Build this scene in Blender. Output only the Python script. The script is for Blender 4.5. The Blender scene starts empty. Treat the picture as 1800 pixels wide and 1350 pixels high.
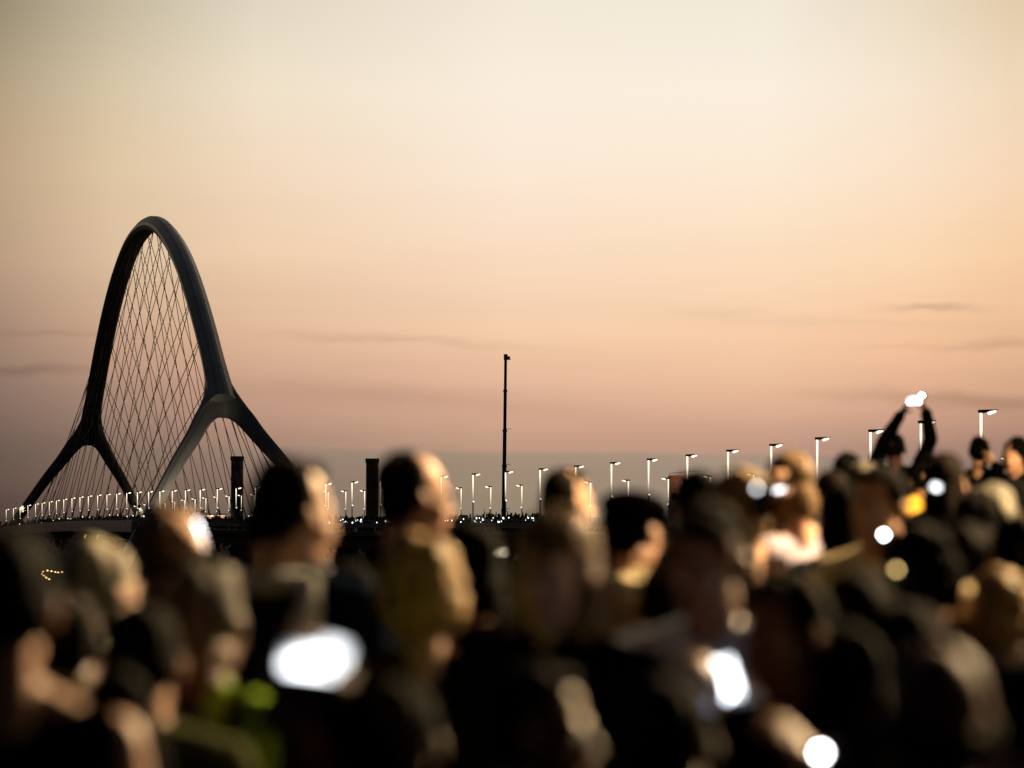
import bpy, bmesh, math, random
import numpy as np
from mathutils import Vector, Matrix, noise

random.seed(7)
rng = np.random.default_rng(7)
S = bpy.context.scene
COL = S.collection
R = math.radians
EYE = 1.70          # camera height above the ground it stands on; z values in the builders are given from eye level

# ------------------------------------------------------------------ camera
cam_d = bpy.data.cameras.new('camera')
cam_d.sensor_width = 36.0
cam_d.lens = 154.7
cam_d.clip_start = 0.1
cam_d.clip_end = 30000
cam_d.dof.use_dof = True
cam_d.dof.focus_distance = 520.0
cam_d.dof.aperture_fstop = 2.95
cam = bpy.data.objects.new('camera', cam_d)
COL.objects.link(cam)
cam.location = (0, 0, EYE)
cam.rotation_euler = (R(90 + 1.851), 0, 0)
S.camera = cam

# ------------------------------------------------------------------ sky
W = bpy.data.worlds.new('World')
S.world = W
W.use_nodes = True
nt = W.node_tree
for n in list(nt.nodes):
    nt.nodes.remove(n)


def wn(t, **k):
    n = nt.nodes.new(t)
    for a, b in k.items():
        setattr(n, a, b)
    return n


def wm(op, a, b=None, c=None, clamp=False):
    n = wn('ShaderNodeMath', operation=op, use_clamp=clamp)
    for i, v in enumerate((a, b, c)):
        if v is None:
            continue
        if isinstance(v, (int, float)):
            n.inputs[i].default_value = v
        else:
            nt.links.new(v, n.inputs[i])
    return n.outputs[0]


def srgb(c, g=1.0):
    out = []
    for v in c[:3]:
        v = v / 255.0
        v = v / 12.92 if v <= 0.04045 else ((v + 0.055) / 1.055) ** 2.4
        out.append(v * g)
    return out


tc = wn('ShaderNodeTexCoord')
sx = wn('ShaderNodeSeparateXYZ')
nt.links.new(tc.outputs['Generated'], sx.inputs[0])
az = wm('MULTIPLY', wm('ARCTAN2', sx.outputs[0], sx.outputs[1]), 57.2958)
el = wm('MULTIPLY', wm('ARCSINE', sx.outputs[2]), 57.2958)
elp = wm('DIVIDE', wm('MAXIMUM', el, 0.0), 90.0)


def ramp(stops):
    r = wn('ShaderNodeValToRGB')
    r.color_ramp.interpolation = 'LINEAR'
    e = r.color_ramp.elements
    while len(e) > 1:
        e.remove(e[0])
    first = True
    for el_deg, c in stops:
        p = el_deg / 90.0
        if first:
            e[0].position = p
            k = e[0]
            first = False
        else:
            k = e.new(p)
        k.color = (*c, 1)
    nt.links.new(elp, r.inputs[0])
    return r.outputs[0]


ELS = [0.0, 0.55, 1.15, 1.67, 2.41, 3.51, 4.62, 5.73, 6.83]
cols = {
    -13.0: [(62, 54, 52), (78, 67, 62), (100, 84, 77), (118, 97, 86), (138, 115, 101), (158, 135, 115), (163, 141, 116), (153, 138, 114), (130, 120, 102)],
    -6.64: [(72, 62, 58), (92, 78, 70), (118, 98, 87), (138, 113, 99), (162, 133, 114), (187, 158, 131), (193, 165, 134), (180, 161, 131), (152, 140, 115)],
    -5.18: [(94, 82, 74), (112, 95, 84), (144, 118, 102), (168, 136, 118), (200, 162, 135), (220, 190, 158), (224, 198, 164), (216, 198, 168), (194, 182, 156)],
    -3.33: [(110, 98, 88), (132, 113, 99), (172, 138, 120), (198, 155, 132), (222, 181, 150), (238, 205, 172), (242, 216, 188), (240, 225, 201), (224, 214, 193)],
    0.0: [(146, 132, 112), (160, 138, 115), (200, 158, 133), (221, 176, 148), (243, 202, 167), (250, 219, 191), (252, 233, 213), (250, 238, 221), (243, 232, 214)],
    3.33: [(146, 134, 118), (160, 142, 124), (198, 154, 132), (230, 183, 152), (248, 204, 167), (252, 222, 189), (253, 234, 211), (251, 239, 222), (242, 233, 215)],
    5.18: [(135, 116, 104), (150, 126, 112), (182, 142, 124), (222, 173, 143), (245, 196, 156), (251, 216, 179), (251, 226, 199), (247, 229, 207), (234, 219, 194)],
    6.53: [(125, 102, 92), (142, 114, 102), (172, 134, 116), (210, 163, 134), (235, 187, 148), (247, 206, 164), (247, 216, 184), (240, 216, 186), (226, 203, 171)],
}
TAIL = [(10.0, .78), (16.0, .36), (26.0, .12), (45.0, .045)]
ramps = []
for a in sorted(cols):
    st = [(e_, srgb(c)) for e_, c in zip(ELS, cols[a])]
    last = st[-1][1]
    for e_, k in TAIL:
        dusk = (.022, .026, .036)
        st.append((e_, [last[i] * k * (1 - (1 - k) * .25) + dusk[i] * (1 - k) for i in range(3)]))
    st.append((90.0, (.010, .013, .020)))
    ramps.append((a, ramp(st)))
dusk_r = ramp([(0.0, (.008, .007, .008)), (8.0, (.012, .010, .012)), (25.0, (.010, .011, .015)), (90.0, (.010, .013, .020))])


def mixc(f, a, b, mode='MIX'):
    n = wn('ShaderNodeMix', data_type='RGBA', blend_type=mode)
    if isinstance(f, (int, float)):
        n.inputs[0].default_value = f
    else:
        nt.links.new(f, n.inputs[0])
    for i, v in ((6, a), (7, b)):
        if isinstance(v, (tuple, list)):
            n.inputs[i].default_value = (*v, 1)
        else:
            nt.links.new(v, n.inputs[i])
    return n.outputs[2]


def smooth(v, lo, hi, kind='LINEAR'):
    n = wn('ShaderNodeMapRange', interpolation_type=kind)
    n.inputs[1].default_value = lo
    n.inputs[2].default_value = hi
    nt.links.new(v, n.inputs[0])
    return n.outputs[0]


c = ramps[0][1]
for i in range(1, len(ramps)):
    c = mixc(smooth(az, ramps[i - 1][0], ramps[i][0], 'LINEAR'), c, ramps[i][1])
# away from the afterglow the sky goes over into even dusk
c = mixc(smooth(wm('MULTIPLY', az, -1.0), 6.0, 75.0, 'SMOOTHSTEP'), c, dusk_r)
c = mixc(smooth(az, 22.0, 105.0, 'SMOOTHSTEP'), c, dusk_r)


cw = wn('ShaderNodeCombineXYZ')
nt.links.new(wm('MULTIPLY', az, 1.3), cw.inputs[0])
nt.links.new(wm('MULTIPLY', el, 3.0), cw.inputs[1])
nw = wn('ShaderNodeTexNoise')
nw.inputs['Scale'].default_value = 1.0
nw.inputs['Detail'].default_value = 3.0
nt.links.new(cw.outputs[0], nw.inputs['Vector'])
elw = wm('ADD', el, wm('MULTIPLY', wm('SUBTRACT', nw.outputs[0], .5), .20))


def streak(x, y, w, h, a, tilt=0.0):
    """A thin cloud streak: azimuth, elevation, half sizes in degrees, strength."""
    dx = wm('SUBTRACT', az, x)
    dy = wm('SUBTRACT', wm('SUBTRACT', elw, y), wm('MULTIPLY', dx, tilt))
    q = wm('ADD', wm('POWER', wm('ABSOLUTE', wm('DIVIDE', dx, w)), 2.0), wm('POWER', wm('ABSOLUTE', wm('DIVIDE', dy, h)), 2.0))
    return wm('MULTIPLY', wm('EXPONENT', wm('MULTIPLY', q, -1.0)), a)


def D_(px, py):
    return (px - 900) / 7735 * 57.2958, (925 - py) / 7735 * 57.2958


cl = None
for (px, py, w, h, a, t) in [(640, 594, 1.1, .06, .13, -.03), (830, 606, 1.0, .05, .07, -.05), (50, 650, .9, .07, .22, .0), (1640, 544, .55, .045, .22, -.01),
                             (1770, 606, .6, .07, .13, .03), (1700, 706, 1.5, .10, .24, -.06), (1270, 551, .7, .05, .07, .0), (640, 690, 1.6, .13, .09, -.04),
                             (900, 716, 1.3, .12, .07, -.05), (1450, 690, 1.2, .10, .05, 0.), (90, 588, 1.0, .05, .10, 0.), (1660, 612, 1.1, .04, .07, 0.), (1450, 566, 1.6, .05, .05, -.02)]:
    x, y = D_(px, py)
    s_ = streak(x, y, w, h, a, t)
    cl = s_ if cl is None else wm('ADD', cl, s_)
# the afterglow goes on brighter to the right, towards where the sun went down
g1 = wm('MULTIPLY', smooth(az, 8.0, 40.0, 'SMOOTHSTEP'), smooth(az, 100.0, 55.0, 'SMOOTHSTEP'))
c = mixc(wm('MULTIPLY', g1, smooth(el, 40.0, 5.0, 'SMOOTHSTEP')), c, mixc(1.0, c, (2.1, 2.0, 1.9), 'MULTIPLY'))
# faint horizontal wisps everywhere near the horizon
cmb = wn('ShaderNodeCombineXYZ')
nt.links.new(wm('MULTIPLY', az, .16), cmb.inputs[0])
nt.links.new(wm('MULTIPLY', el, 2.2), cmb.inputs[1])
nz = wn('ShaderNodeTexNoise')
nz.inputs['Scale'].default_value = 1.0
nz.inputs['Detail'].default_value = 9.0
nz.inputs['Roughness'].default_value = .5
nt.links.new(cmb.outputs[0], nz.inputs['Vector'])
wisp = wm('MULTIPLY', wm('SUBTRACT', nz.outputs[0], .5), smooth(el, 5.0, 1.0))
cl = wm('ADD', cl, wm('MULTIPLY', wisp, .22))
dark = wm('SUBTRACT', 1.0, cl)
cc = wn('ShaderNodeCombineXYZ')
for i, g in enumerate((1.0, 1.05, 1.0)):
    nt.links.new(wm('POWER', dark, g), cc.inputs[i])
c = mixc(1.0, c, cc.outputs[0], 'MULTIPLY')
# low grey cloud bank with a clear upper edge
edge = wm('SUBTRACT', .97, wm('MULTIPLY', az, .016))
cmb2 = wn('ShaderNodeCombineXYZ')
nt.links.new(wm('MULTIPLY', az, .9), cmb2.inputs[0])
nz2 = wn('ShaderNodeTexNoise')
nz2.inputs['Scale'].default_value = 1.0
nz2.inputs['Detail'].default_value = 3.0
nt.links.new(cmb2.outputs[0], nz2.inputs['Vector'])
edge = wm('ADD', edge, wm('MULTIPLY', wm('SUBTRACT', nz2.outputs[0], .5), .10))
bank = smooth(wm('SUBTRACT', el, edge), .05, -.05, 'SMOOTHSTEP')
bank = wm('MULTIPLY', bank, smooth(az, -5.5, -1.5))
c = mixc(bank, c, mixc(1.0, c, (.80, .92, .96), 'MULTIPLY'))
# lift back the bottom of the bank, where the ramps were measured inside it
c = mixc(smooth(el, .9, .45), c, mixc(1.0, c, (1.22, 1.08, 1.04), 'MULTIPLY'))
# below the horizon
c = mixc(smooth(el, .0, -2.0), c, (.012, .011, .010))
bg = wn('ShaderNodeBackground')
nt.links.new(c, bg.inputs['Color'])
bg.inputs['Strength'].default_value = 1.0
wo = wn('ShaderNodeOutputWorld')
nt.links.new(bg.outputs[0], wo.inputs['Surface'])

S.view_settings.view_transform = 'Standard'
S.view_settings.look = 'None'
S.view_settings.exposure = 0.0
S.view_settings.gamma = 1.0
S.view_settings.use_curve_mapping = False
S.render.engine = 'CYCLES'
S.cycles.use_denoising = True
S.cycles.max_bounces = 4
S.cycles.diffuse_bounces = 1
S.cycles.glossy_bounces = 2
S.cycles.sample_clamp_indirect = 3.0
S.cycles.use_light_tree = True

# ------------------------------------------------------------------ materials
MATS = {}


def mat(name, col, rough=.7, metal=0.0, noise_amt=.25, scale=8.0, bump=.0, emit=None, strength=0.0, spec=.3):
    if name in MATS:
        return MATS[name]
    m = bpy.data.materials.new(name)
    m.use_nodes = True
    t = m.node_tree
    b = t.nodes['Principled BSDF']
    tcn = t.nodes.new('ShaderNodeTexCoord')
    n = t.nodes.new('ShaderNodeTexNoise')
    n.inputs['Scale'].default_value = scale
    n.inputs['Detail'].default_value = 5
    t.links.new(tcn.outputs['Object'], n.inputs['Vector'])
    r = t.nodes.new('ShaderNodeValToRGB')
    r.color_ramp.elements[0].position = .3
    r.color_ramp.elements[1].position = .7
    r.color_ramp.elements[0].color = (*[v * (1 - noise_amt) for v in col], 1)
    r.color_ramp.elements[1].color = (*[min(1, v * (1 + noise_amt)) for v in col], 1)
    t.links.new(n.outputs[0], r.inputs[0])
    t.links.new(r.outputs[0], b.inputs['Base Color'])
    b.inputs['Roughness'].default_value = rough
    b.inputs['Metallic'].default_value = metal
    b.inputs['Specular IOR Level'].default_value = spec
    if bump:
        bp = t.nodes.new('ShaderNodeBump')
        bp.inputs['Strength'].default_value = bump
        bp.inputs['Distance'].default_value = .01
        n2 = t.nodes.new('ShaderNodeTexNoise')
        n2.inputs['Scale'].default_value = scale * 6
        t.links.new(tcn.outputs['Object'], n2.inputs['Vector'])
        t.links.new(n2.outputs[0], bp.inputs['Height'])
        t.links.new(bp.outputs[0], b.inputs['Normal'])
    if emit:
        b.inputs['Emission Color'].default_value = (*emit, 1)
        b.inputs['Emission Strength'].default_value = strength
    MATS[name] = m
    return m


# ------------------------------------------------------------------ mesh helpers
class MB:
    """collects closed shapes, links them as one mesh object"""

    def __init__(s):
        s.v = []
        s.f = []
        s.n = 0

    def add(s, v, f):
        v = np.asarray(v, float)
        s.v.append(v)
        s.f += [[i + s.n for i in q] for q in f]
        s.n += len(v)

    def box(s, c, h, rot=None):
        v = np.array([[x, y, z] for x in (-1, 1) for y in (-1, 1) for z in (-1, 1)], float) * np.array(h)
        if rot is not None:
            v = v @ np.array(rot.to_3x3()).T
        s.add(v + np.array(c), [(0, 1, 3, 2), (4, 6, 7, 5), (0, 4, 5, 1), (2, 3, 7, 6), (0, 2, 6, 4), (1, 5, 7, 3)])

    def tube(s, pts, rad, k=8, caps=True):
        pts = [Vector(p) for p in pts]
        if not hasattr(rad, '__len__'):
            rad = [rad] * len(pts)
        vs = []
        ref = None
        for i, p in enumerate(pts):
            t = (pts[min(i + 1, len(pts) - 1)] - pts[max(i - 1, 0)]).normalized()
            a = Vector((1, 0, 0)) if abs(t.x) < .8 else Vector((0, 1, 0))
            if ref is None:
                u = t.cross(a).normalized()
            else:
                u = (ref - t * ref.dot(t)).normalized()
            ref = u
            w = t.cross(u)
            for j in range(k):
                an = 2 * math.pi * j / k
                vs.append(p + (u * math.cos(an) + w * math.sin(an)) * rad[i])
        f = []
        for i in range(len(pts) - 1):
            for j in range(k):
                f.append((i * k + j, i * k + (j + 1) % k, (i + 1) * k + (j + 1) % k, (i + 1) * k + j))
        if caps:
            f.append(tuple(range(k))[::-1])
            f.append(tuple((len(pts) - 1) * k + j for j in range(k)))
        s.add([tuple(v) for v in vs], f)

    def lathe(s, prof, k=24, c=(0, 0, 0)):
        vs = []
        for r, z in prof:
            for j in range(k):
                a = 2 * math.pi * j / k
                vs.append((c[0] + r * math.cos(a), c[1] + r * math.sin(a), c[2] + z))
        f = []
        for i in range(len(prof) - 1):
            for j in range(k):
                f.append((i * k + j, i * k + (j + 1) % k, (i + 1) * k + (j + 1) % k, (i + 1) * k + j))
        f.append(tuple(range(k))[::-1])
        f.append(tuple((len(prof) - 1) * k + j for j in range(k)))
        s.add(vs, f)

    def ell(s, c, r, rot=None, n=14, m=9):
        vs = [(0, 0, -1)]
        for i in range(1, m):
            ph = math.pi * i / m
            for j in range(n):
                a = 2 * math.pi * j / n
                vs.append((math.sin(ph) * math.cos(a), math.sin(ph) * math.sin(a), -math.cos(ph)))
        vs.append((0, 0, 1))
        v = np.array(vs) * np.array(r)
        if rot is not None:
            v = v @ np.array(rot.to_3x3()).T
        f = []
        for j in range(n):
            f.append((0, 1 + (j + 1) % n, 1 + j))
            for i in range(m - 2):
                a = 1 + i * n
                f.append((a + j, a + (j + 1) % n, a + n + (j + 1) % n, a + n + j))
            a = 1 + (m - 2) * n
            f.append((a + j, a + (j + 1) % n, len(vs) - 1))
        s.add(v + np.array(c), f)

    def cap(s, p0, r0, p1, r1, k=10):
        """tapered capsule"""
        p0, p1 = Vector(p0), Vector(p1)
        d = p1 - p0
        L = d.length
        t = d / L
        pts, rad = [], []
        for a in (80, 55, 30, 0):
            pts.append(p0 - t * r0 * math.sin(R(a)))
            rad.append(r0 * math.cos(R(a)))
        for a in (0, 30, 55, 80):
            pts.append(p1 + t * r1 * math.sin(R(a)))
            rad.append(r1 * math.cos(R(a)))
        s.tube(pts, rad, k)

    def mesh(s, name):
        me = bpy.data.meshes.new(name)
        v = np.concatenate(s.v) if s.v else np.zeros((0, 3))
        me.from_pydata([tuple(x) for x in v], [], s.f)
        me.update()
        return me

    def build(s, name, m, parent=None, loc=(0, 0, 0), smooth=False):
        me = s.mesh(name)
        return link(name, me, m, parent, loc, smooth)


def link(name, me, m, parent=None, loc=(0, 0, 0), smooth=False):
    if smooth:
        me.polygons.foreach_set('use_smooth', [True] * len(me.polygons))
    o = bpy.data.objects.new(name, me)
    if m is not None:
        if not me.materials:
            me.materials.append(m)
        if me.materials[0] is not m:
            o.material_slots[0].link = 'OBJECT'
            o.material_slots[0].material = m
    COL.objects.link(o)
    o.location = loc
    if parent is not None:
        o.parent = parent
    return o


def tag(o, label=None, cat=None, group=None, kind=None):
    for k, v in (('label', label), ('category', cat), ('group', group), ('kind', kind)):
        if v:
            o[k] = v
    return o


def thing(name, label, cat, loc=(0, 0, 0), rz=0.0, group=None):
    o = bpy.data.objects.new(name, None)
    o.empty_display_size = .2
    COL.objects.link(o)
    o.location = loc
    o.rotation_euler = (0, 0, rz)
    return tag(o, label, cat, group)


def copy_tree(o, parent=None):
    c_ = o.copy()
    COL.objects.link(c_)
    c_.parent = parent
    for ch in list(o.children):
        copy_tree(ch, c_)
    return c_


def E(p):
    return (p[0], p[1], p[2] + EYE)


# ------------------------------------------------------------------ the road in plan (left lamp row as base line)
ROW = [(19.5, 0.0), (21.0, 60.0), (21.9, 120.0), (21.9, 170.0), (21.6, 202.6), (19.6, 240.5), (18.0, 259.5), (16.4, 278.4), (14.6, 297.3), (12.6, 316.2), (10.4, 335.1), (8.0, 353.9), (5.4, 372.8),
       (2.5, 391.5), (-.6, 410.3), (-3.8, 429.0), (-7.2, 447.7), (-10.8, 466.3), (-14.5, 485.0), (-18.3, 503.6), (-22.1, 522.2), (-25.9, 540.8), (-29.8, 559.4), (-33.7, 578.0),
       (-37.4, 596.7), (-41.2, 615.3), (-44.9, 633.9), (-48.4, 652.5), (-51.8, 671.3), (-55.2, 690.0), (-58.5, 708.7), (-61.9, 727.4), (-65.3, 746.1), (-68.7, 764.8), (-72.1, 783.4),
       (-75.5, 802.1), (-79.0, 820.8), (-82.4, 839.5), (-85.8, 858.2), (-89.3, 876.9), (-92.7, 895.6), (-96.1, 914.3), (-99.6, 933.0), (-103.0, 951.6), (-106.7, 970.3), (-110.5, 988.9),
       (-114.1, 1007.5), (-117.9, 1026.2), (-125.0, 1060.0), (-134.0, 1100.0), (-160.0, 1200.0), (-225.0, 1420.0)]
RX = np.array([p[0] for p in ROW])
RY = np.array([p[1] for p in ROW])


def row_x(y):
    return float(np.interp(y, RY, RX))


def road(y, lat):
    """a point lat metres right of the left lamp row, at station y"""
    m = (row_x(y + 12) - row_x(y - 12)) / 24
    n = math.hypot(1, m)
    return row_x(y) + lat / n, y - lat * m / n


def edge_z(y):
    """top of the edge beam from eye level: level approach, cambered main span"""
    return float(np.interp(y, [0, 560, 640, 735, 800, 860, 960, 1040, 1150, 1420], [.33, .33, .62, 1.0, 1.08, 1.02, .52, -.35, -1.6, -4.0]))


def deck_z(y):
    return edge_z(y) - .98


def lamp_top(y):
    return edge_z(y) + float(np.interp(y, [200, 300, 700, 820, 1030], [5.05, 4.85, 4.8, 4.7, 4.2]))


# ------------------------------------------------------------------ ground
def sstep(x, a, b):
    t = min(1, max(0, (x - a) / (b - a)))
    return t * t * (3 - 2 * t)


def ground_z(x, y):
    h = -1.68 + .028 * min(32, max(0, y - 10)) - .02 * max(0, min(8, 8 - y))
    w = max(sstep(y, 50, 105), sstep(-x - .1 * y, 4, 22))
    h = h * (1 - w) + -13.0 * w
    d = x - row_x(max(0, min(1400, y)))
    k = sstep(d, -13, -3) * (1 - sstep(d, 38, 60)) * (1 - sstep(y, 225, 270))
    h = h * (1 - k) + -.80 * k
    return h


m_grass = mat('dark_meadow', (.010, .011, .006), .95, noise_amt=.4, scale=.6, bump=.5, spec=.1)
xs = sorted(set(list(np.arange(-60, 90, 1.5)) + list(np.arange(-400, 400, 14.0)) + list(np.linspace(-9000, 9000, 41))))
ys = sorted(set(list(np.arange(-20, 120, 1.5)) + list(np.arange(120, 1500, 15.0)) + list(np.linspace(1500, 16000, 16)) + [-400, -100]))
gv = [(x, y, ground_z(x, y) + EYE + .04 * noise.noise(Vector((x * .4, y * .4, 0)))) for y in ys for x in xs]
nx = len(xs)
gf = [(j * nx + i, j * nx + i + 1, (j + 1) * nx + i + 1, (j + 1) * nx + i) for j in range(len(ys) - 1) for i in range(nx - 1)]
me = bpy.data.meshes.new('ground')
me.from_pydata(gv, [], gf)
g = link('ground', me, m_grass, smooth=True)
tag(g, kind='structure')

# trampled grass round the crowd
gt = MB()
tv, tf = [], []
for i in range(26000):
    y = 3 + 45 * random.random() ** 1.5
    x = random.uniform(-.22 * y - 3, .22 * y + 4)
    z = ground_z(x, y) + EYE
    a = random.uniform(0, 6.28)
    h = random.uniform(.03, .09)
    dx, dy = math.cos(a) * .004, math.sin(a) * .004
    n0 = len(tv)
    tv += [(x - dx, y - dy, z - .01), (x + dx, y + dy, z - .01), (x + dy * 6 * random.random(), y + dx * 6 * random.random(), z + h)]
    tf.append((n0, n0 + 1, n0 + 2))
me = bpy.data.meshes.new('grass')
me.from_pydata(tv, [], tf)
tag(link('grass', me, mat('grass_blade', (.012, .018, .007), .95, spec=.05)), 'short trampled grass under the feet of the crowd', 'grass', kind='stuff')

# ------------------------------------------------------------------ approach viaduct
m_white = mat('white_paint', (.42, .42, .40), .24, noise_amt=.06, scale=.3, spec=.7)
m_arch = mat('arch_paint', (.27, .27, .265), .30, noise_amt=.22, scale=.11, spec=.55)
m_conc = mat('concrete', (.30, .29, .27), .85, noise_amt=.18, scale=.8, bump=.3)
m_dark = mat('dark_steel', (.03, .03, .032), .5, noise_amt=.2, scale=3)
m_asph = mat('asphalt', (.05, .05, .052), .9, noise_amt=.25, scale=2, bump=.3)
DW = 34.0   # deck width from 1 m left of the left lamp row


def ribbon(name, y0, y1, prof, m, parent, step=9.0, kind=None):
    """sweep a closed profile [(lat, z above deck)] along the road"""
    n = max(2, int((y1 - y0) / step) + 1)
    vs, fs = [], []
    k = len(prof)
    for y in np.linspace(y0, y1, n):
        for lat, dz in prof:
            x_, y_ = road(y, lat)
            vs.append((x_, y_, deck_z(y) + dz + EYE))
    for i in range(n - 1):
        for j in range(k):
            fs.append((i * k + j, (i + 1) * k + j, (i + 1) * k + (j + 1) % k, i * k + (j + 1) % k))
    fs.append(tuple(range(k)))
    fs.append(tuple((n - 1) * k + j for j in range(k))[::-1])
    me_ = bpy.data.meshes.new(name)
    me_.from_pydata(vs, [], fs)
    me_.validate()
    o = link(name, me_, m, parent)
    bmx = bmesh.new()
    bmx.from_mesh(me_)
    bmesh.ops.recalc_face_normals(bmx, faces=bmx.faces)
    bmx.to_mesh(me_)
    bmx.free()
    return o


via = thing('approach_viaduct', 'long low approach viaduct crowded with people, curving from the right to the arch', 'viaduct', E((*road(430, 0), deck_z(430))))


def keep(o, parent):
    """parent without moving (builders work in world space)"""
    o.parent = parent
    o.matrix_parent_inverse = Matrix.Translation(-Vector(parent.location)) if parent.rotation_euler.z == 0 else (Matrix.LocRotScale(parent.location, parent.rotation_euler, None)).inverted()
    return o


V0, V1 = 215.0, 726.0
keep(ribbon('deck_slab', V0, V1, [(-.7, -.45), (-.7, 0), (DW - 1.3, 0), (DW - 1.3, -.45)], m_asph, None), via)
keep(ribbon('parapet', V0, V1, [(-1.0, .48), (-1.0, .98), (-.72, .98), (-.72, .48)], m_conc, None), via)
keep(ribbon('parapet', V0, V1, [(DW - 1.28, .48), (DW - 1.28, .98), (DW - 1.0, .98), (DW - 1.0, .48)], m_conc, None), via)
keep(ribbon('girder', V0, V1, [(2.2, -2.0), (1.2, -.46), (9.5, -.46), (8.5, -2.0)], m_conc, None), via)
keep(ribbon('girder', V0, V1, [(22.2, -2.0), (21.2, -.46), (29.5, -.46), (28.5, -2.0)], m_conc, None), via)
y = V0 + 30
while y < V1 - 10:
    for lat in (5.3, 25.3):
        b = MB()
        x_, y_ = road(y, lat)
        zt = deck_z(y) - 2.0
        b.lathe([(1.5, -13.2), (1.1, -12.6), (1.0, zt - 1.2), (1.6, zt)], 16, (x_, y_, EYE))
        keep(b.build('pier', m_conc, smooth=False), via)
    y += 42


def railing(y0, y1, parent, lat=-.86, base=.98, h=.32):
    b = MB()
    n = int((y1 - y0) / 2.4)
    st = [y0 + (y1 - y0) * i / n for i in range(n + 1)]
    for y_ in st:
        x_, q = road(y_, lat)
        b.tube([(x_, q, deck_z(y_) + base - .3 + EYE), (x_, q, deck_z(y_) + base + h + EYE)], .025, 5)
    for hh in (h, h * .5):
        b.tube([(*road(y_, lat), deck_z(y_) + base + hh + EYE) for y_ in st], .022, 5)
    o = b.build('railing', m_dark)
    tag(o, kind='stuff')
    return keep(o, parent)


railing(V0, V1, via)

# ------------------------------------------------------------------ arch bridge
AX, AY, AM, AL, AH, TJ, WL, AQ = -45.2, 727.8, .185, 306.8, 60.0, .089, 31.2, 2.187
AXN = Vector((1, AM, 0)).normalized()     # across the deck, to the right
AXD = Vector((-AM, 1, 0)).normalized()    # along the span, away


PROF = [60.0, 59.5, 57.9, 55.1, 51.4, 46.6, 40.7, 33.9, 26.3, 18.1, 9.6, .9, -7.6]


def arch_p(t):
    """t runs along the span; the crown is at 879 m, the profile is tabled every 15 m from it"""
    Y = AY + AL * t
    return Vector((AX - AM * AL * t, Y, arch_z(Y)))


def arch_z(Y):
    q = abs(Y - 879.0) / 15.0
    i = min(int(q), 11)
    u = q - i
    p0, p1, p2, p3 = PROF[abs(i - 1)], PROF[i], PROF[min(i + 1, 12)], PROF[min(i + 2, 12)]
    return .5 * (2 * p1 + (p2 - p0) * u + (2 * p0 - 5 * p1 + 4 * p2 - p3) * u * u + (3 * p1 - p0 - 3 * p2 + p3) * u ** 3)


bridge = thing('arch_bridge', 'tall white arch bridge with crossed hangers and forked legs, at left', 'bridge', E((AX, AY, 0)))


def hexa(sc_w, sc_d):
    pts = [(-.80, 1.35), (.62, 1.35), (2.05, .0), (1.5, -1.30), (-1.5, -1.30), (-2.05, .0)]
    out = []
    for i, p in enumerate(pts):   # small chamfer on each edge
        a, b_ = pts[i - 1], pts[(i + 1) % 6]
        for q in (a, b_):
            d = math.hypot(q[0] - p[0], q[1] - p[1])
            k = .30 / d
            out.append(((p[0] + (q[0] - p[0]) * k) * sc_w, (p[1] + (q[1] - p[1]) * k) * sc_d))
    return out


def sweep(path, lat_axis, scl, name, m, flip=False):
    vs, fs = [], []
    n = len(path)
    for i, p in enumerate(path):
        t = (path[min(i + 1, n - 1)] - path[max(i - 1, 0)]).normalized()
        la = (lat_axis - t * lat_axis.dot(t)).normalized()
        ou = la.cross(t)
        if ou.z < 0 and not flip:
            pass
        sw, sd = scl[i] if hasattr(scl[0], '__len__') else scl
        for a, b_ in hexa(sw, sd):
            vs.append(tuple(Vector(E(p)) + la * a + ou * b_))
    k = 12
    for i in range(n - 1):
        for j in range(k):
            fs.append((i * k + j, i * k + (j + 1) % k, (i + 1) * k + (j + 1) % k, (i + 1) * k + j))
    fs.append(tuple(range(k)))
    fs.append(tuple((n - 1) * k + j for j in range(k)))
    me_ = bpy.data.meshes.new(name)
    me_.from_pydata(vs, [], fs)
    bmx = bmesh.new()
    bmx.from_mesh(me_)
    bmesh.ops.recalc_face_normals(bmx, faces=bmx.faces)
    bmx.to_mesh(me_)
    bmx.free()
    return link(name, me_, m)


ts = np.linspace((749.5 - AY) / AL, (1008.5 - AY) / AL, 110)
def flare(t):
    e_ = min(t - ts[0], ts[-1] - t) / .06
    return .28 * max(0.0, 1 - e_) ** 2


keep(sweep([arch_p(t) for t in ts], AXN, [(1.0 + .06 * abs(2 * t - 1) + flare(t), 1.10 + .13 * abs(2 * t - 1) ** 3) for t in ts], 'arch', m_arch), bridge)

for k in range(19):
    t = ts[0] + (ts[-1] - ts[0]) * (k + .7) / 19.4
    dt = .00035
    keep(sweep([arch_p(t - dt), arch_p(t + dt)], AXN, [(1.012 + .06 * abs(2 * t - 1) + flare(t), 1.112 + .13 * abs(2 * t - 1) ** 3)] * 2, 'weld_seam', m_arch), bridge)

LEG = [(0, 20.4), (1.0, 20.3), (2.1, 19.8), (3.2, 18.8), (4.25, 17.3), (5.4, 15.4), (6.9, 13.4), (8.4, 11.4), (10.1, 8.8), (11.7, 6.2), (13.7, 3.1), (15.6, 0), (17.4, -2.7), (20.8, -8.0), (24.0, -13.2)]


def leg_path(near, side):
    out = []
    for i in range(len(LEG) - 1):
        for k in range(5 if i < len(LEG) - 2 else 6):
            u = k / 5
            la = LEG[i][0] * (1 - u) + LEG[i + 1][0] * u
            z = LEG[i][1] * (1 - u) + LEG[i + 1][1] * u
            Yc = 728 + 23 * z / 20.9 if near else 1032 - 25 * z / 20.9
            p = Vector((AX - AM * (Yc - AY), Yc, z))
            out.append(p + AXN * la * side)
    return out


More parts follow.
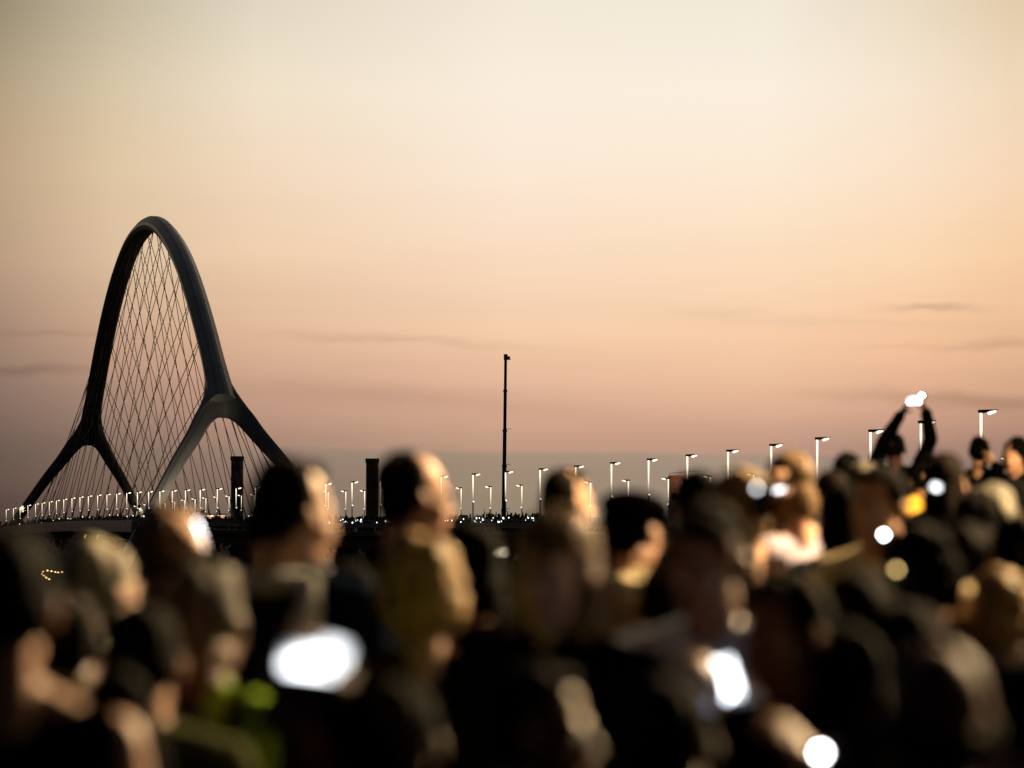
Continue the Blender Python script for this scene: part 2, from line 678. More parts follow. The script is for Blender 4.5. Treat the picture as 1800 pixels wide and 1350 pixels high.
for near in (True, False):
    for side in (-1, 1):
        pth = leg_path(near, side)
        for _ in range(10):
            pth = [pth[0]] + [(pth[i - 1] + pth[i] * 2 + pth[i + 1]) / 4 for i in range(1, len(pth) - 1)] + [pth[-1]]
        sc = []
        for i, p in enumerate(pth):
            u = i / (len(pth) - 1)
            sc.append((float(np.interp(u, [0, .08, .22, .35, .7, 1], [.55, .60, .74, .70, .60, .60])), float(np.interp(u, [0, .15, .35, .55, .8, 1], [1.45, 1.30, 1.02, .86, .80, .80]))))
        keep(sweep(pth, AXD, sc, 'arch_leg', m_arch), bridge)
        hp = []
        for la, z in ((.55, 27.0), (.75, 25.0), (1.15, 23.2), (1.75, 21.6), (2.55, 20.2), (3.5, 18.7), (4.55, 17.0), (5.5, 15.3), (6.6, 13.8)):
            dz = max(0.0, z - 20.9)
            Yc = (728 + 23 * min(z, 20.9) / 20.9 + dz * 1.9) if near else (1032 - 25 * min(z, 20.9) / 20.9 - dz * 1.9)
            hp.append(Vector((AX - AM * (Yc - AY), Yc, z)) + AXN * la * side)
        keep(sweep(hp, AXD, [(.45, .95), (.60, 1.0), (.72, 1.05), (.74, 1.05), (.75, 1.02), (.75, .98), (.73, .95), (.71, .90), (.66, .80)], 'haunch', m_arch), bridge)

# main span deck
B0, B1 = 727.0, 1042.0
keep(ribbon('deck_slab', B0, B1, [(-.4, -1.0), (-.4, 0), (DW - 1.6, 0), (DW - 1.6, -1.0)], m_asph, None), bridge)
keep(ribbon('edge_beam', B0, B1, [(-1.0, -1.0), (-1.0, .98), (-.42, .98), (-.42, -1.0)], m_white, None), bridge)
keep(ribbon('edge_beam', B0, B1, [(DW - 1.58, -1.0), (DW - 1.58, .98), (DW - 1.0, .98), (DW - 1.0, -1.0)], m_white, None), bridge)
railing(B0, B1, bridge)
yy = B0 + 6
while yy < B1:
    b = MB()
    a_, b_ = road(yy, -.4), road(yy, DW - 1.6)
    b.tube([(a_[0], a_[1], deck_z(yy) - 1.3 + EYE), (b_[0], b_[1], deck_z(yy) - 1.3 + EYE)], .35, 6)
    keep(b.build('cross_beam', m_dark), bridge)
    yy += 19

# hangers: a crossing net from the arch crown line to both deck edges
m_cable = mat('cable', (.025, .022, .02), .5, noise_amt=.1)
m_sleeve = mat('hanger_sleeve', (.55, .54, .5), .4, noise_amt=.05)
NA = 15
ct = MB()
for i in range(NA):
    t = .493 + (i - (NA - 1) / 2) * .055
    p = arch_p(t)
    base = p - Vector((0, 0, 1)) * 1.15
    for fam in (-1, 1):
        lean = .62 * p.z * fam + (0 if i % 2 else 1.5)
        q = p + AXD * lean
        s_t = (q.y - AY) / AL
        if s_t < .015 or s_t > .985:
            continue
        for side in (-1, 1):
            foot = q + AXN * 13.4 * side
            foot.z = deck_z(foot.y) + .1
            a0 = base + AXN * .25 * side + AXD * .25 * fam
            A0, F0 = Vector(E(a0)), Vector(E(foot))
            d = (A0 - F0).normalized()
            h = MB()
            h.tube([F0 + d * 3.0, A0], .072, 6)
            o = keep(h.build('hanger', m_cable), bridge)
            sl = MB()
            sl.tube([F0, F0 + d * 3.6], [.17, .13], 8)
            sl.build('sleeve', m_sleeve, o)
            an = MB()
            an.ell(tuple(A0), (.22, .22, .35), n=8, m=6)
            an.build('anchor', m_cable, o)

# ------------------------------------------------------------------ street lamps
m_pole = mat('lamp_pole', (.05, .05, .05), .5, noise_amt=.1)
m_black = mat('lamp_cap', (.012, .012, .012), .5, noise_amt=.1)
m_lit_pole = mat('painted_pole_glow', (.8, .78, .7), .4, noise_amt=.02, emit=(1.0, .86, .62), strength=1.25)
m_glass = mat('lamp_glass', (.8, .78, .7), .3, noise_amt=.05, emit=(1.0, .88, .66), strength=2.2)
# lamplight on the upper pole painted as a glow, fading downwards
t = m_lit_pole.node_tree
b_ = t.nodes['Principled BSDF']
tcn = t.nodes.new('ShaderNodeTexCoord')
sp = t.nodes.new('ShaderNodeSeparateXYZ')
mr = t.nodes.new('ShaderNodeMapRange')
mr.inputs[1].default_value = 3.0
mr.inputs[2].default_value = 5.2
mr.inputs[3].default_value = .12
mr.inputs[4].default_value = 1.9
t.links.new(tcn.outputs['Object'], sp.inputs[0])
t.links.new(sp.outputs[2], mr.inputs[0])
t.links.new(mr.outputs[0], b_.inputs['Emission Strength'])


def make_lamp():
    root = thing('street_lamp', 'x', 'street lamp')
    b = MB()
    b.tube([(0, 0, 0), (0, 0, .25), (0, 0, .27), (0, 0, 3.0)], [.11, .11, .062, .055], 8)
    b.build('pole', m_pole, root)
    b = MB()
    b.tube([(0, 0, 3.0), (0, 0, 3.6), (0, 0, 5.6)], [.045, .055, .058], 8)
    b.build('lit_pole_top', m_lit_pole, root)  # upper pole section; its lit look is painted as emission
    b = MB()
    b.box((0.05, 0, 3.0), (.07, .05, .06))
    b.build('projector', m_glass, root)
    b = MB()   # wedge shaped cap: thick at the pole, thin at the tip
    v = []
    for x, t0, t1 in ((-.13, 5.62, 5.75), (.14, 5.60, 5.76), (.45, 5.69, 5.765), (.78, 5.745, 5.77)):
        for yv in (-.16, .16):
            w = 1.0 if x < .5 else .75
            v += [(x, yv * w, t0), (x, yv * w, t1)]
    f = [(0, 1, 3, 2), (12, 14, 15, 13)]
    for i in range(3):
        a = i * 4
        f += [(a, a + 4, a + 5, a + 1), (a + 2, a + 3, a + 7, a + 6), (a, a + 2, a + 6, a + 4), (a + 1, a + 5, a + 7, a + 3)]
    b.add(v, f)
    b.build('lamp_cap', m_black, root)
    b = MB()   # glass bowl under the outer half
    b.ell((.50, 0, 5.64), (.22, .13, .075), Matrix.Rotation(R(-14), 4, 'Y'), 10, 6)
    b.ell((.40, 0, 5.56), (.08, .07, .04), None, 8, 5)
    b.build('lamp_bowl', m_glass, root)
    return root


proto = make_lamp()
used = False
row1_y = [202.6 + 19.0 * 0, 221.6, 240.5, 259.5, 278.4, 297.3, 316.2, 335.1, 353.9, 372.8, 391.5, 410.3, 429.0, 447.7, 466.3, 485.0, 503.6, 522.2, 540.8, 559.4, 578.0, 596.7, 615.3,
          633.9, 652.5, 671.3, 690.0, 708.7, 727.4, 746.1, 764.8, 783.4, 802.1, 820.8, 839.5, 858.2, 876.9, 895.6, 914.3, 933.0, 951.6, 970.3, 988.9, 1007.5, 1026.2]
OFF = [183.0, 164.0, 145.0]
R1L = {0: 'lit street lamp at the far right, standing tallest, above a head in the crowd', 1: 'lit street lamp just right of the raised arm holding the phone', 2: 'lit street lamp touching the left raised arm',
       3: 'lit street lamp whole against the sky, next left of the raised arms', 4: 'lit street lamp rising above the blond rimmed head near two phone lights',
       5: 'lit street lamp above the pale haired head, right of the brick tower', 6: 'lit street lamp directly over the dark head beside the brick tower',
       7: 'lit street lamp left of the brick tower top', 8: 'lit street lamp above the dark flat cap', 9: 'lit street lamp showing over the small orange lit head',
       10: 'lit street lamp just left of the small orange lit head', 11: 'lit street lamp immediately right of the crane boom', 12: 'lit street lamp next left of the crane boom',
       13: 'lit street lamp at the forehead of the tall man in profile', 15: 'lit street lamp at the right edge of the right chimney', 16: 'lit street lamp left of the right chimney',
       17: 'lit street lamp right above the big dark head before the arch leg'}
ORD = ['first','second','third','fourth','fifth','sixth','seventh','eighth','ninth','tenth','eleventh','twelfth','thirteenth','fourteenth','fifteenth','sixteenth','seventeenth','eighteenth','nineteenth','twentieth'] 
ORD += ['twenty-' + q for q in ORD[:9]] + ['thirtieth'] + ['thirty-' + q for q in ORD[:9]]
for row in (1, 2):
    ly = row1_y if row == 1 else [y + 3.5 for y in row1_y[4:-3]]
    for i, y in enumerate(ly):
        lat = 0.0 if row == 1 else 24.5
        x_, y_ = road(y, lat)
        top = lamp_top(y)
        o = proto if not used else copy_tree(proto)
        used = True
        if row == 2:
            top -= .12
        m_ = (row_x(y + 12) - row_x(y - 12)) / 24
        rz = math.atan(-m_) * -1
        rz = math.atan2(-m_, 1) * -1.0
        o.location = (x_, y_, top - 5.77 + EYE)
        o.rotation_euler = (0, 0, (-math.atan(m_)) + (math.pi if row == 2 else 0))
        o.rotation_euler = (0, 0, (math.pi if row == 2 else 0) + random.uniform(-.12, .12))
        o.scale = (1, 1, 1)
        if row == 1:
            lab = R1L.get(i)
            if not lab:
                lab = f'small lit near row lamp before the arch, {ORD[i]} of its row from the right' if i < 28 else f'tiny lit near row lamp on the bridge, {ORD[i - 28]} going left from the near leg'
        else:
            lab = f'lower lit far row lamp with left pointing arm, {ORD[i]} of its row from the right'
        tag(o, lab, 'street lamp', 'street lamps along the near side of the deck' if row == 1 else 'street lamps along the far side of the deck')

# ------------------------------------------------------------------ floodlights at the arch feet
m_flood = mat('flood_lens', (.9, .9, .8), .3, emit=(1, .88, .62), strength=9.0)


def flood(name, label, loc, aim, power, size=.5, spot=None, emit_m=None):
    r_ = thing(name, label, 'floodlight', E(loc), group='floodlights on the bridge')
    dirv = (Vector(aim) - Vector(loc)).normalized()
    rot = dirv.to_track_quat('Z', 'Y').to_matrix()
    b = MB()
    b.box((0, 0, 0), (size, size * .7, size * .3), rot.to_4x4())
    b.box((0, 0, -size * .6), (.06, .06, size * .6))
    b.build('housing', m_dark, r_)
    b = MB()
    b.box(tuple(dirv * (size * .33)), (size * .9, size * .6, .03), rot.to_4x4())
    b.build('lens', emit_m or m_flood, r_)
    if power:
        ld = bpy.data.lights.new('flood_beam', 'SPOT')
        ld.energy = power
        ld.color = (1, .82, .58)
        ld.spot_size = R(spot or 60)
        ld.spot_blend = .6
        ld.shadow_soft_size = .3
        lo = bpy.data.objects.new('flood_beam', ld)
        COL.objects.link(lo)
        lo.parent = r_
        lo.location = dirv * (size * .6)
        lo.rotation_euler = (-dirv).to_track_quat('Z', 'Y').to_euler()
    return r_


ln = leg_path(True, -1)
f1 = Vector((AX, AY, 0)) + AXN * -7.0 + AXD * -9
flood('floodlight', 'bright floodlight at the foot of the near left arch leg', (f1.x, f1.y, 2.4), (f1.x - 5.2, f1.y + 9, 8.5), 11000, .30, 70)
fl = Vector((AX - AM * 304, 1032, 0)) + AXN * -14.2 + AXD * -8
flood('floodlight', 'pale floodlight shining on the far left arch leg', (fl.x, fl.y, 3.6), (fl.x, fl.y + 8, 5.4), 1200, .07, 40)
fr = Vector((AX - AM * 304, 1032, 0)) + AXN * 13.6 + AXD * -8
flood('floodlight', 'white wedge shaped floodlight at the foot of the far right arch leg', (fr.x - .6, fr.y, 4.6), (fr.x + 1.5, fr.y + 8, 4.0), 4000, .6, 60)

# rounded base with a door at the far right foot; lamplight painted as glow
cb = thing('service_door', 'rounded yellow lit doorway at the foot of the far right arch leg', 'doorway', E((fr.x + 2.6, fr.y + 2, deck_z(fr.y))))
b = MB()
b.lathe([(1.9, 0), (2.2, 1.6), (2.1, 3.2), (1.5, 4.6), (.5, 5.4)], 16)
b.build('shell', mat('painted_lamplight', (.6, .5, .3), .6, emit=(1, .75, .38), strength=.75), cb)
b = MB()
b.box((-.2, -2.25, 1.1), (.5, .08, 1.1))
b.build('door', m_black, cb)

# ------------------------------------------------------------------ far silhouettes
m_brick = mat('dark_brick', (.34, .22, .18), .9, noise_amt=.3, scale=.4, bump=.4)
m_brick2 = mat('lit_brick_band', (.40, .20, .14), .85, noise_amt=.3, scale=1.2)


def chimney(px, ytop, Y, wid, label):
    x = (px - 900) / 7735 * Y
    zt = (925 - ytop) / 7735 * Y
    r_ = thing('chimney', label, 'chimney', E((x, Y, -13)), group='old factory chimneys')
    H = zt + 13
    w = wid / 7735 * Y / 2
    b = MB()
    b.lathe([(w * .98, 0), (w * .93, H * .5), (w * .90, H - 1.6)], 28)
    b.build('shaft', m_brick, r_, smooth=True)
    b = MB()
    b.lathe([(w * .92, H - 1.6), (w * 1.0, H - 1.2), (w * 1.02, H - .1), (w * .9, H), (w * .7, H), (w * .7, H - .6)], 28)
    b.build('crown', m_brick, r_)
    for k in range(4):
        b = MB()
        z = H - 4 - k * 5.5
        b.lathe([(w * .93, z - .14), (w * .96, z), (w * .93, z + .14)], 28)
        b.build('iron_band', m_dark, r_)
    return r_


chimney(417, 802, 1500, 24, 'dark round brick chimney seen through the right fork of the arch')
chimney(654.5, 806, 1500, 24.5, 'dark round brick chimney between the two large heads, right of the arch')

Yt = 1100.0
xt = (1176 - 900) / 7735 * Yt
tw = thing('brick_tower', 'dark square brick tower with a reddish top band, half hidden behind the crowd', 'tower', E((xt + 3.4, Yt, -13)))
zt = (925 - 836) / 7735 * Yt
b = MB()
b.box((0, 0, (zt + 13 - 1.0) / 2), (3.4, 3.4, (zt + 13 - 1.0) / 2))
b.build('wall', m_brick, tw)
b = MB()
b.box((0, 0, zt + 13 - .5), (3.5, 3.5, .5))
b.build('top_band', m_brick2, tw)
for k in range(3):
    for j in range(5):
        b = MB()
        b.box((-2.2 + k * 2.2, -3.44, 6 + j * 3.6), (.6, .06, .9))
        w_ = b.build('window', m_dark, tw)
b = MB()
b.tube([(-3.4, -3.4, zt + 13), (-3.4, -3.4, zt + 13.5), (0, -3.4, zt + 13.8), (3.4, -3.4, zt + 14.1), (3.4, -3.4, zt + 13)], .06, 5)
b.build('roof_rail', m_dark, tw)
b = MB()
b.tube([(0, -3.4, zt + 11.0), (0, -5.6, zt + 11.2)], .06, 5)
b.box((0, -5.6, zt + 11.25), (.35, .12, .10))
b.build('added_wall_lamp', m_flood, tw)  # made-up lamp, added for lighting the top band
ld = bpy.data.lights.new('added_band_light', 'POINT')  # added light that brings out the red of the top band
ld.energy = 260
ld.color = (1, .45, .25)
lo = bpy.data.objects.new('added_band_light', ld)
COL.objects.link(lo)
lo.parent = tw
lo.location = (0, -6.2, zt + 12.6)

# crane
Yc = 900.0
xc = (884.2 - 900) / 7735 * Yc
cr = thing('crane', 'tall dark telescopic crane boom standing upright behind the viaduct', 'crane', E((xc, Yc, -13)))
ztop = (925 - 623) / 7735 * Yc + 13
dxt = .55
secs = [(0.0, .30, .48), (.30, .50, .43), (.50, .66, .38), (.66, .84, .33), (.84, .985, .29)]


def cpt(u):
    return Vector((dxt * u, 0, 3.0 + (ztop - 3.0) * u))


for a, b2, w in secs:
    b = MB()
    p0, p1 = cpt(a), cpt(b2)
    b.add([(p0.x + sx_ * w, sy * w, p0.z) for sx_ in (-1, 1) for sy in (-1, 1)] + [(p1.x + sx_ * w, sy * w, p1.z) for sx_ in (-1, 1) for sy in (-1, 1)],
          [(0, 1, 3, 2), (4, 6, 7, 5), (0, 4, 5, 1), (2, 3, 7, 6), (0, 2, 6, 4), (1, 5, 7, 3)])
    b.box((p1.x, 0, p1.z - .25), (w + .09, w + .09, .22))
    b.build('boom_section', m_black, cr)
for u in (.30, .50, .66):
    b = MB()
    p = cpt(u)
    b.box((p.x + .75, 0, p.z + .1), (.55, .05, .05))
    b.build('cable_guide', m_black, cr)
b = MB()
p = cpt(1.0)
b.box((p.x, 0, p.z - .45), (.40, .40, .5))
b.box((p.x + .55, 0, p.z - .65), (.35, .2, .28))
b.lathe([(.3, -.1), (.36, 0), (.3, .1)], 12, (p.x + .7, 0, p.z - 1.0))
b.build('boom_head', m_black, cr)
b = MB()
b.box((0, 0, 1.3), (1.3, 5.0, .6))
b.box((0, 2.0, 2.5), (1.2, 1.6, .7))
b.build('carrier', m_black, cr)
b = MB()
b.box((-.75, -3.9, 2.5), (.55, 1.0, .75))
b.build('cab', m_black, cr)
for sx_ in (-1, 1):
    for yy in (-3.8, -2.2, 1.6, 3.2):
        b = MB()
        b.tube([(sx_ * 1.05, yy, .62), (sx_ * 1.4, yy, .62)], .6, 16)
        b.build('wheel', m_black, cr)

# small frame standing on the viaduct in front of the crane
fx, fy = road(415, 2.6)
sf = thing('barrier_frame', 'small thin metal frame poking above the distant crowd left of the crane', 'frame', E((fx, fy, deck_z(415))))
b = MB()
for dx in (-.25, .25):
    b.tube([(dx, 0, 0), (dx, 0, 2.25)], .03, 6)
b.tube([(-.25, 0, 1.9), (.25, 0, 1.9)], .025, 6)
b.build('posts', m_dark, sf)
sf.location.x = (856 - 900) / 7735 * 415

# woods along the far bank
wv, wf = [], []
for i in range(520):
    Yw = random.uniform(1250, 1700)
    xw = random.uniform(-330, 330)
    top = random.gauss(-1.0, 1.2)
    if xw < -100:
        top += .8
    for k in range(34):
        rad = 4.5
        px_, py_, pz_ = xw + random.gauss(0, rad), Yw + random.gauss(0, rad), top - abs(random.gauss(0, 3.6))
        s_ = random.uniform(.5, 1.3)
        n0 = len(wv)
        d1 = Vector((random.gauss(0, 1), random.gauss(0, 1), random.gauss(0, 1))).normalized() * s_
        d2 = Vector((random.gauss(0, 1), random.gauss(0, 1), random.gauss(0, 1))).normalized() * s_
        c0 = Vector((px_, py_, pz_))
        for q in (c0 - d1, c0 + d2, c0 + d1, c0 - d2):
            wv.append((q.x, q.y, q.z + EYE))
        wf.append((n0, n0 + 1, n0 + 2, n0 + 3))
me = bpy.data.meshes.new('woodland')
me.from_pydata(wv, [], wf)
tag(link('woodland', me, mat('woodland', (.02, .024, .014), .95, noise_amt=.4, scale=.1, spec=.05)), 'dark mass of trees along the horizon beyond the bridge', 'woods', kind='stuff')

# quay lamps far below, left
m_quay = mat('quay_bulb', (.9, .6, .3), .4, emit=(1, .62, .22), strength=9.0)
qx = [(76, 1006), (84, 1004), (91, 1005), (98, 1006.5), (103, 1007), (110, 1006.5), (74, 1010), (78, 1013), (82, 1016.5), (87, 1019.5), (149, 972)]
Yq = 1080.0
qpro = thing('quay_lamp', 'x', 'lamp')
b = MB()
b.tube([(0, 0, -4.0), (0, 0, 0)], .06, 5)
b.build('post', m_pole, qpro)
b = MB()
b.ell((0, 0, .15), (.22, .22, .16), n=8, m=6)
b.build('bulb', m_quay, qpro)
for i, (px, py) in enumerate(qx):
    Y_ = Yq if i < 6 else Yq - (i - 6) * 35
    z = (925 - py) / 7735 * Y_
    o = qpro if i == 0 else copy_tree(qpro)
    o.location = E(((px - 900) / 7735 * Y_, Y_, z))
    for ch in o.children:
        if ch.name.startswith('post'):
            ch.scale.z = max(.2, (z + 13.2) / 4.0)
    if i < 6:
        tag(o, 'tiny amber lamp in the upper line of lights low in the dark at the left', 'lamp', 'amber lamps low in the dark at left')
    elif i < 10:
        tag(o, 'tiny amber lamp in the slanting lower line of lights at the left', 'lamp', 'amber lamps low in the dark at left')
    else:
        tag(o, 'single tiny amber lamp above the pale haired head at left', 'lamp', 'amber lamps low in the dark at left')
# two yellow tube lights on posts below the deck
m_yel = mat('yellow_tube', (.9, .7, .1), .4, emit=(1, .72, .05), strength=1.2)
for i, (px, py) in enumerate(((151, 940), (172, 943))):
    Y_ = 860.0
    x = (px - 900) / 7735 * Y_
    z = (925 - py) / 7735 * Y_
    r_ = thing('tube_light', ('brighter' if i == 0 else 'fainter') + ' slanting yellow tube light hanging below the bridge deck', 'lamp', E((x, Y_, z)), group='yellow tube lights below the deck')
    b = MB()
    b.tube([(-.22, 0, -.65), (.22, 0, .6)], .11, 8)
    b.build('tube', m_yel if i == 0 else mat('yellow_tube_dim', (.6, .6, .2), .4, emit=(.7, .65, .15), strength=.35), r_)
    b = MB()
    b.tube([(.22, 0, .6), (.3, 0, deck_z(860) - 1.0 - z)], .04, 6)
    b.build('rod', m_dark, r_)
# orange lit stalls and car lights on the deck, right of the near leg
m_or = mat('warm_window', (.8, .5, .3), .5, emit=(1, .55, .25), strength=1.1)
for i, (px, w) in enumerate(((368, 1.15), (389, .8))):
    Y_ = 700.0
    x = (px - 900) / 7735 * Y_
    r_ = thing('kiosk', ('larger' if i == 0 else 'smaller') + ' warm lit stall on the deck under the right arch fork', 'stall', E((x, Y_, deck_z(Y_))), group='lit stalls on the deck')
    b = MB()
    b.box((0, .8, .9), (w, .6, .9))
    b.box((0, .7, 2.05), (w + .15, .8, .06))
    b.build('booth', m_dark, r_)
    b = MB()
    b.box((0, .17, 1.35), (w * .85, .02, .5))
    b.build('lit_opening', m_or, r_)

# ------------------------------------------------------------------ distant crowd on the deck
def small_person(kind):
    b = MB()
    b.cap((-.09, 0, .08), .07, (-.09, 0, .82), .09, 6)
    b.cap((.09, 0, .08), .07, (.09, 0, .82), .09, 6)
    b.ell((0, 0, 1.12), (.20, .13, .36), n=8, m=6)
    b.cap((-.17, 0, 1.40), .06, (.17, 0, 1.40), .06, 6)
    b.ell((0, 0, 1.62), (.085, .10, .125), n=8, m=6)
    b.cap((0, 0, 1.4), .055, (0, 0, 1.55), .05, 6)
    if kind == 0:
        for s_ in (-1, 1):
            b.cap((s_ * .21, 0, 1.38), .05, (s_ * .25, .02, .9), .04, 6)
    elif kind == 1:
        for s_ in (-1, 1):
            b.cap((s_ * .21, 0, 1.38), .05, (s_ * .24, .12, 1.12), .045, 6)
            b.cap((s_ * .24, .12, 1.12), .045, (s_ * .05, .33, 1.32), .035, 6)
    elif kind == 2:
        b.cap((-.21, 0, 1.38), .05, (-.25, .02, .9), .04, 6)
        b.cap((.21, 0, 1.38), .05, (.30, .1, 1.6), .045, 6)
        b.cap((.30, .1, 1.6), .045, (.2, .2, 1.88), .035, 6)
    elif kind == 3:
        b.ell((0, -.03, 1.60), (.12, .12, .15), n=8, m=6)
        for s_ in (-1, 1):
            b.cap((s_ * .21, 0, 1.38), .05, (s_ * .25, .02, .9), .04, 6)
    return b.mesh('person')


sp_mesh = [small_person(k) for k in range(4)]
m_far = [mat('far_cloth_black', (.012, .012, .014), .9), mat('far_cloth_grey', (.05, .05, .055), .9), mat('far_cloth_brown', (.04, .028, .02), .9), mat('far_cloth_pale', (.20, .19, .17), .9)]
for sm in sp_mesh:
    sm.materials.append(m_far[0])
m_dot = mat('far_phone_light', (.8, .8, .8), .4, emit=(.8, .9, 1.0), strength=7.0)
dot_me = MB()
dot_me.box((0, 0, 0), (.035, .006, .06))
dot_mesh = dot_me.mesh('phone')
dot_mesh.materials.append(m_dot)
FAR_GROUP = 'people packed along the viaduct railing'
nfar = 0
for i in range(262):
    u = random.random()
    Y_ = 392 + 128 * u
    lat = random.choice((.0, .45, .9, 1.4, 2.0, 2.8)) + random.uniform(-.15, .15)
    x_, y_ = road(Y_, lat)
    k = random.choice((0, 1, 1, 2, 3, 0)) if random.random() > .04 else 2
    o = bpy.data.objects.new('person', sp_mesh[k])
    COL.objects.link(o)
    s_ = random.uniform(.93, 1.08)
    o.location = E((x_, y_, deck_z(Y_)))
    o.scale = (s_, s_, s_ * random.uniform(.96, 1.03))
    o.rotation_euler = (0, 0, random.uniform(0, 6.28))
    o.material_slots[0].link = 'OBJECT'
    mi = random.choices((0, 1, 2, 3), (6, 3, 2, 1))[0]
    o.material_slots[0].material = m_far[mi]
    lab = {0: 'tiny distant person with hanging arms in the viaduct railing row', 1: 'tiny distant person with arms bent forward in the viaduct railing row',
           2: 'tiny distant person with one arm raised in the viaduct railing row', 3: 'tiny distant long haired person in the viaduct railing row'}[k]
    tag(o, lab, 'person', FAR_GROUP)
for i in range(58):
    Y_ = 392 + 128 * random.random()
    x_, y_ = road(Y_, random.uniform(-.45, -.2))
    d = bpy.data.objects.new('phone', dot_mesh)
    COL.objects.link(d)
    d.location = E((x_, y_, deck_z(Y_) + random.uniform(1.02, 1.45)))
    d.rotation_euler = (0, random.uniform(-.8, .8), random.uniform(-.5, .5))
    s_ = random.uniform(.5, 1.35)
    d.scale = (s_, 1, s_)
    tag(d, 'tiny glowing phone held up at the distant viaduct railing', 'phone', 'phones glowing in the distant crowd')
# further along the deck the crowd reads as one mass
cb_ = MB()
tmp = []
for sm in sp_mesh:
    v = np.array([p.co[:] for p in sm.vertices])
    tmp.append((v, [list(p.vertices) for p in sm.polygons]))
for i in range(620):
    Y_ = random.uniform(540, 1030)
    x_, y_ = road(Y_, random.uniform(.1, 6.0))
    v, f = tmp[random.randrange(4)]
    a = random.uniform(0, 6.28)
    rot = np.array([[math.cos(a), -math.sin(a), 0], [math.sin(a), math.cos(a), 0], [0, 0, 1]])
    s_ = random.uniform(.93, 1.1)
    cb_.add((v @ rot.T) * s_ + np.array(E((x_, y_, deck_z(Y_)))), f)
tag(cb_.build('crowd', m_far[0]), 'far dark crowd filling the deck under the arch', 'crowd', kind='stuff')
db = MB()
for i in range(70):
    Y_ = random.uniform(560, 1000)
    x_, y_ = road(Y_, random.uniform(-.3, 9))
    s_ = random.uniform(.04, .12)
    db.box(E((x_, y_, deck_z(Y_) + random.uniform(1.1, 2.0))), (s_, .01, s_))
tag(db.build('crowd_lights', mat('crowd_lights', (.8, .7, .5), .4, emit=(1, .85, .6), strength=3.0)), 'specks of light scattered over the far deck', 'lights', kind='stuff')

# ------------------------------------------------------------------ near crowd: figures
VOX = bpy.data.objects


def remesh(mb, name, vox, smooth_it=2, fac=.5):
    me_ = mb.mesh(name + '_tmp')
    o = bpy.data.objects.new(name + '_tmp', me_)
    COL.objects.link(o)
    md = o.modifiers.new('r', 'REMESH')
    md.mode = 'VOXEL'
    md.voxel_size = vox
    if smooth_it:
        sm = o.modifiers.new('s', 'SMOOTH')
        sm.iterations = smooth_it
        sm.factor = fac
    dg = bpy.context.evaluated_depsgraph_get()
    out = bpy.data.meshes.new_from_object(o.evaluated_get(dg))
    out.name = name
    bpy.data.objects.remove(o)
    bpy.data.meshes.remove(me_)
    out.polygons.foreach_set('use_smooth', [True] * len(out.polygons))
    return out


HZ = 1.515


def head_matrix(pitch=0, yaw=0, roll=0):
    return Matrix.Translation((0, .012, HZ)) @ Matrix.Rotation(R(yaw), 4, 'Z') @ Matrix.Rotation(R(-pitch), 4, 'X') @ Matrix.Rotation(R(roll), 4, 'Y')


def ik(sh, tgt, l1, l2, pole):
    sh, tgt = Vector(sh), Vector(tgt)
    d = tgt - sh
    L = min(d.length, (l1 + l2) * .995)
    dn = d.normalized()
    a = (l1 * l1 - l2 * l2 + L * L) / (2 * L)
    h = math.sqrt(max(0, l1 * l1 - a * a))
    p = Vector(pole)
    p = (p - dn * p.dot(dn)).normalized()
    el_ = sh + dn * a + p * h
    return el_, sh + dn * L


def hand(mb, wrist, direc, palm_n, side, curl=35, grow=0.0):
    """palm, four unequal curled fingers and a thumb"""
    d = Vector(direc).normalized()
    n = (Vector(palm_n) - d * Vector(palm_n).dot(d)).normalized()     # towards the palm side
    s_ = d.cross(n) * side                                            # towards the thumb
    rot = Matrix((s_, d, n)).transposed().to_4x4()
    w = Vector(wrist)
    c0 = w + d * .045
    mb.ell(tuple(c0), (.040 + grow, .052 + grow, .016 + grow), rot, 12, 8)
    mb.cap(tuple(w - d * .01), .024 + grow, tuple(w + d * .03), .026 + grow, 8)
    for i, (off, ln_) in enumerate(((.028, .070), (.010, .078), (-.009, .073), (-.027, .058))):
        p = w + d * .085 + s_ * off
        q = c0 + s_ * off * .8
        a = R(curl * .45)
        d1 = d * math.cos(a) + n * math.sin(a)
        a = R(curl * 1.3)
        d2 = d * math.cos(a) + n * math.sin(a)
        a = R(curl * 2.1)
        d3 = d * math.cos(a) + n * math.sin(a)
        p1 = p + d1 * ln_ * .45
        p2 = p1 + d2 * ln_ * .32
        p3 = p2 + d3 * ln_ * .25
        for a0, a1, r0, r1 in ((q, p, .011, .0105), (p, p1, .0105, .0098), (p1, p2, .0098, .009), (p2, p3, .009, .0082)):
            mb.cap(tuple(a0), r0 + grow, tuple(a1), r1 + grow, 6)
    t0 = w + d * .02 + s_ * .026
    t1 = t0 + (d * .55 + s_ * .75 + n * .35).normalized() * .042
    t2 = t1 + (d * .8 + s_ * .25 + n * .55).normalized() * .034
    mb.cap(tuple(t0), .0145, tuple(t1), .012, 6)
    mb.cap(tuple(t1), .012, tuple(t2), .0095, 6)


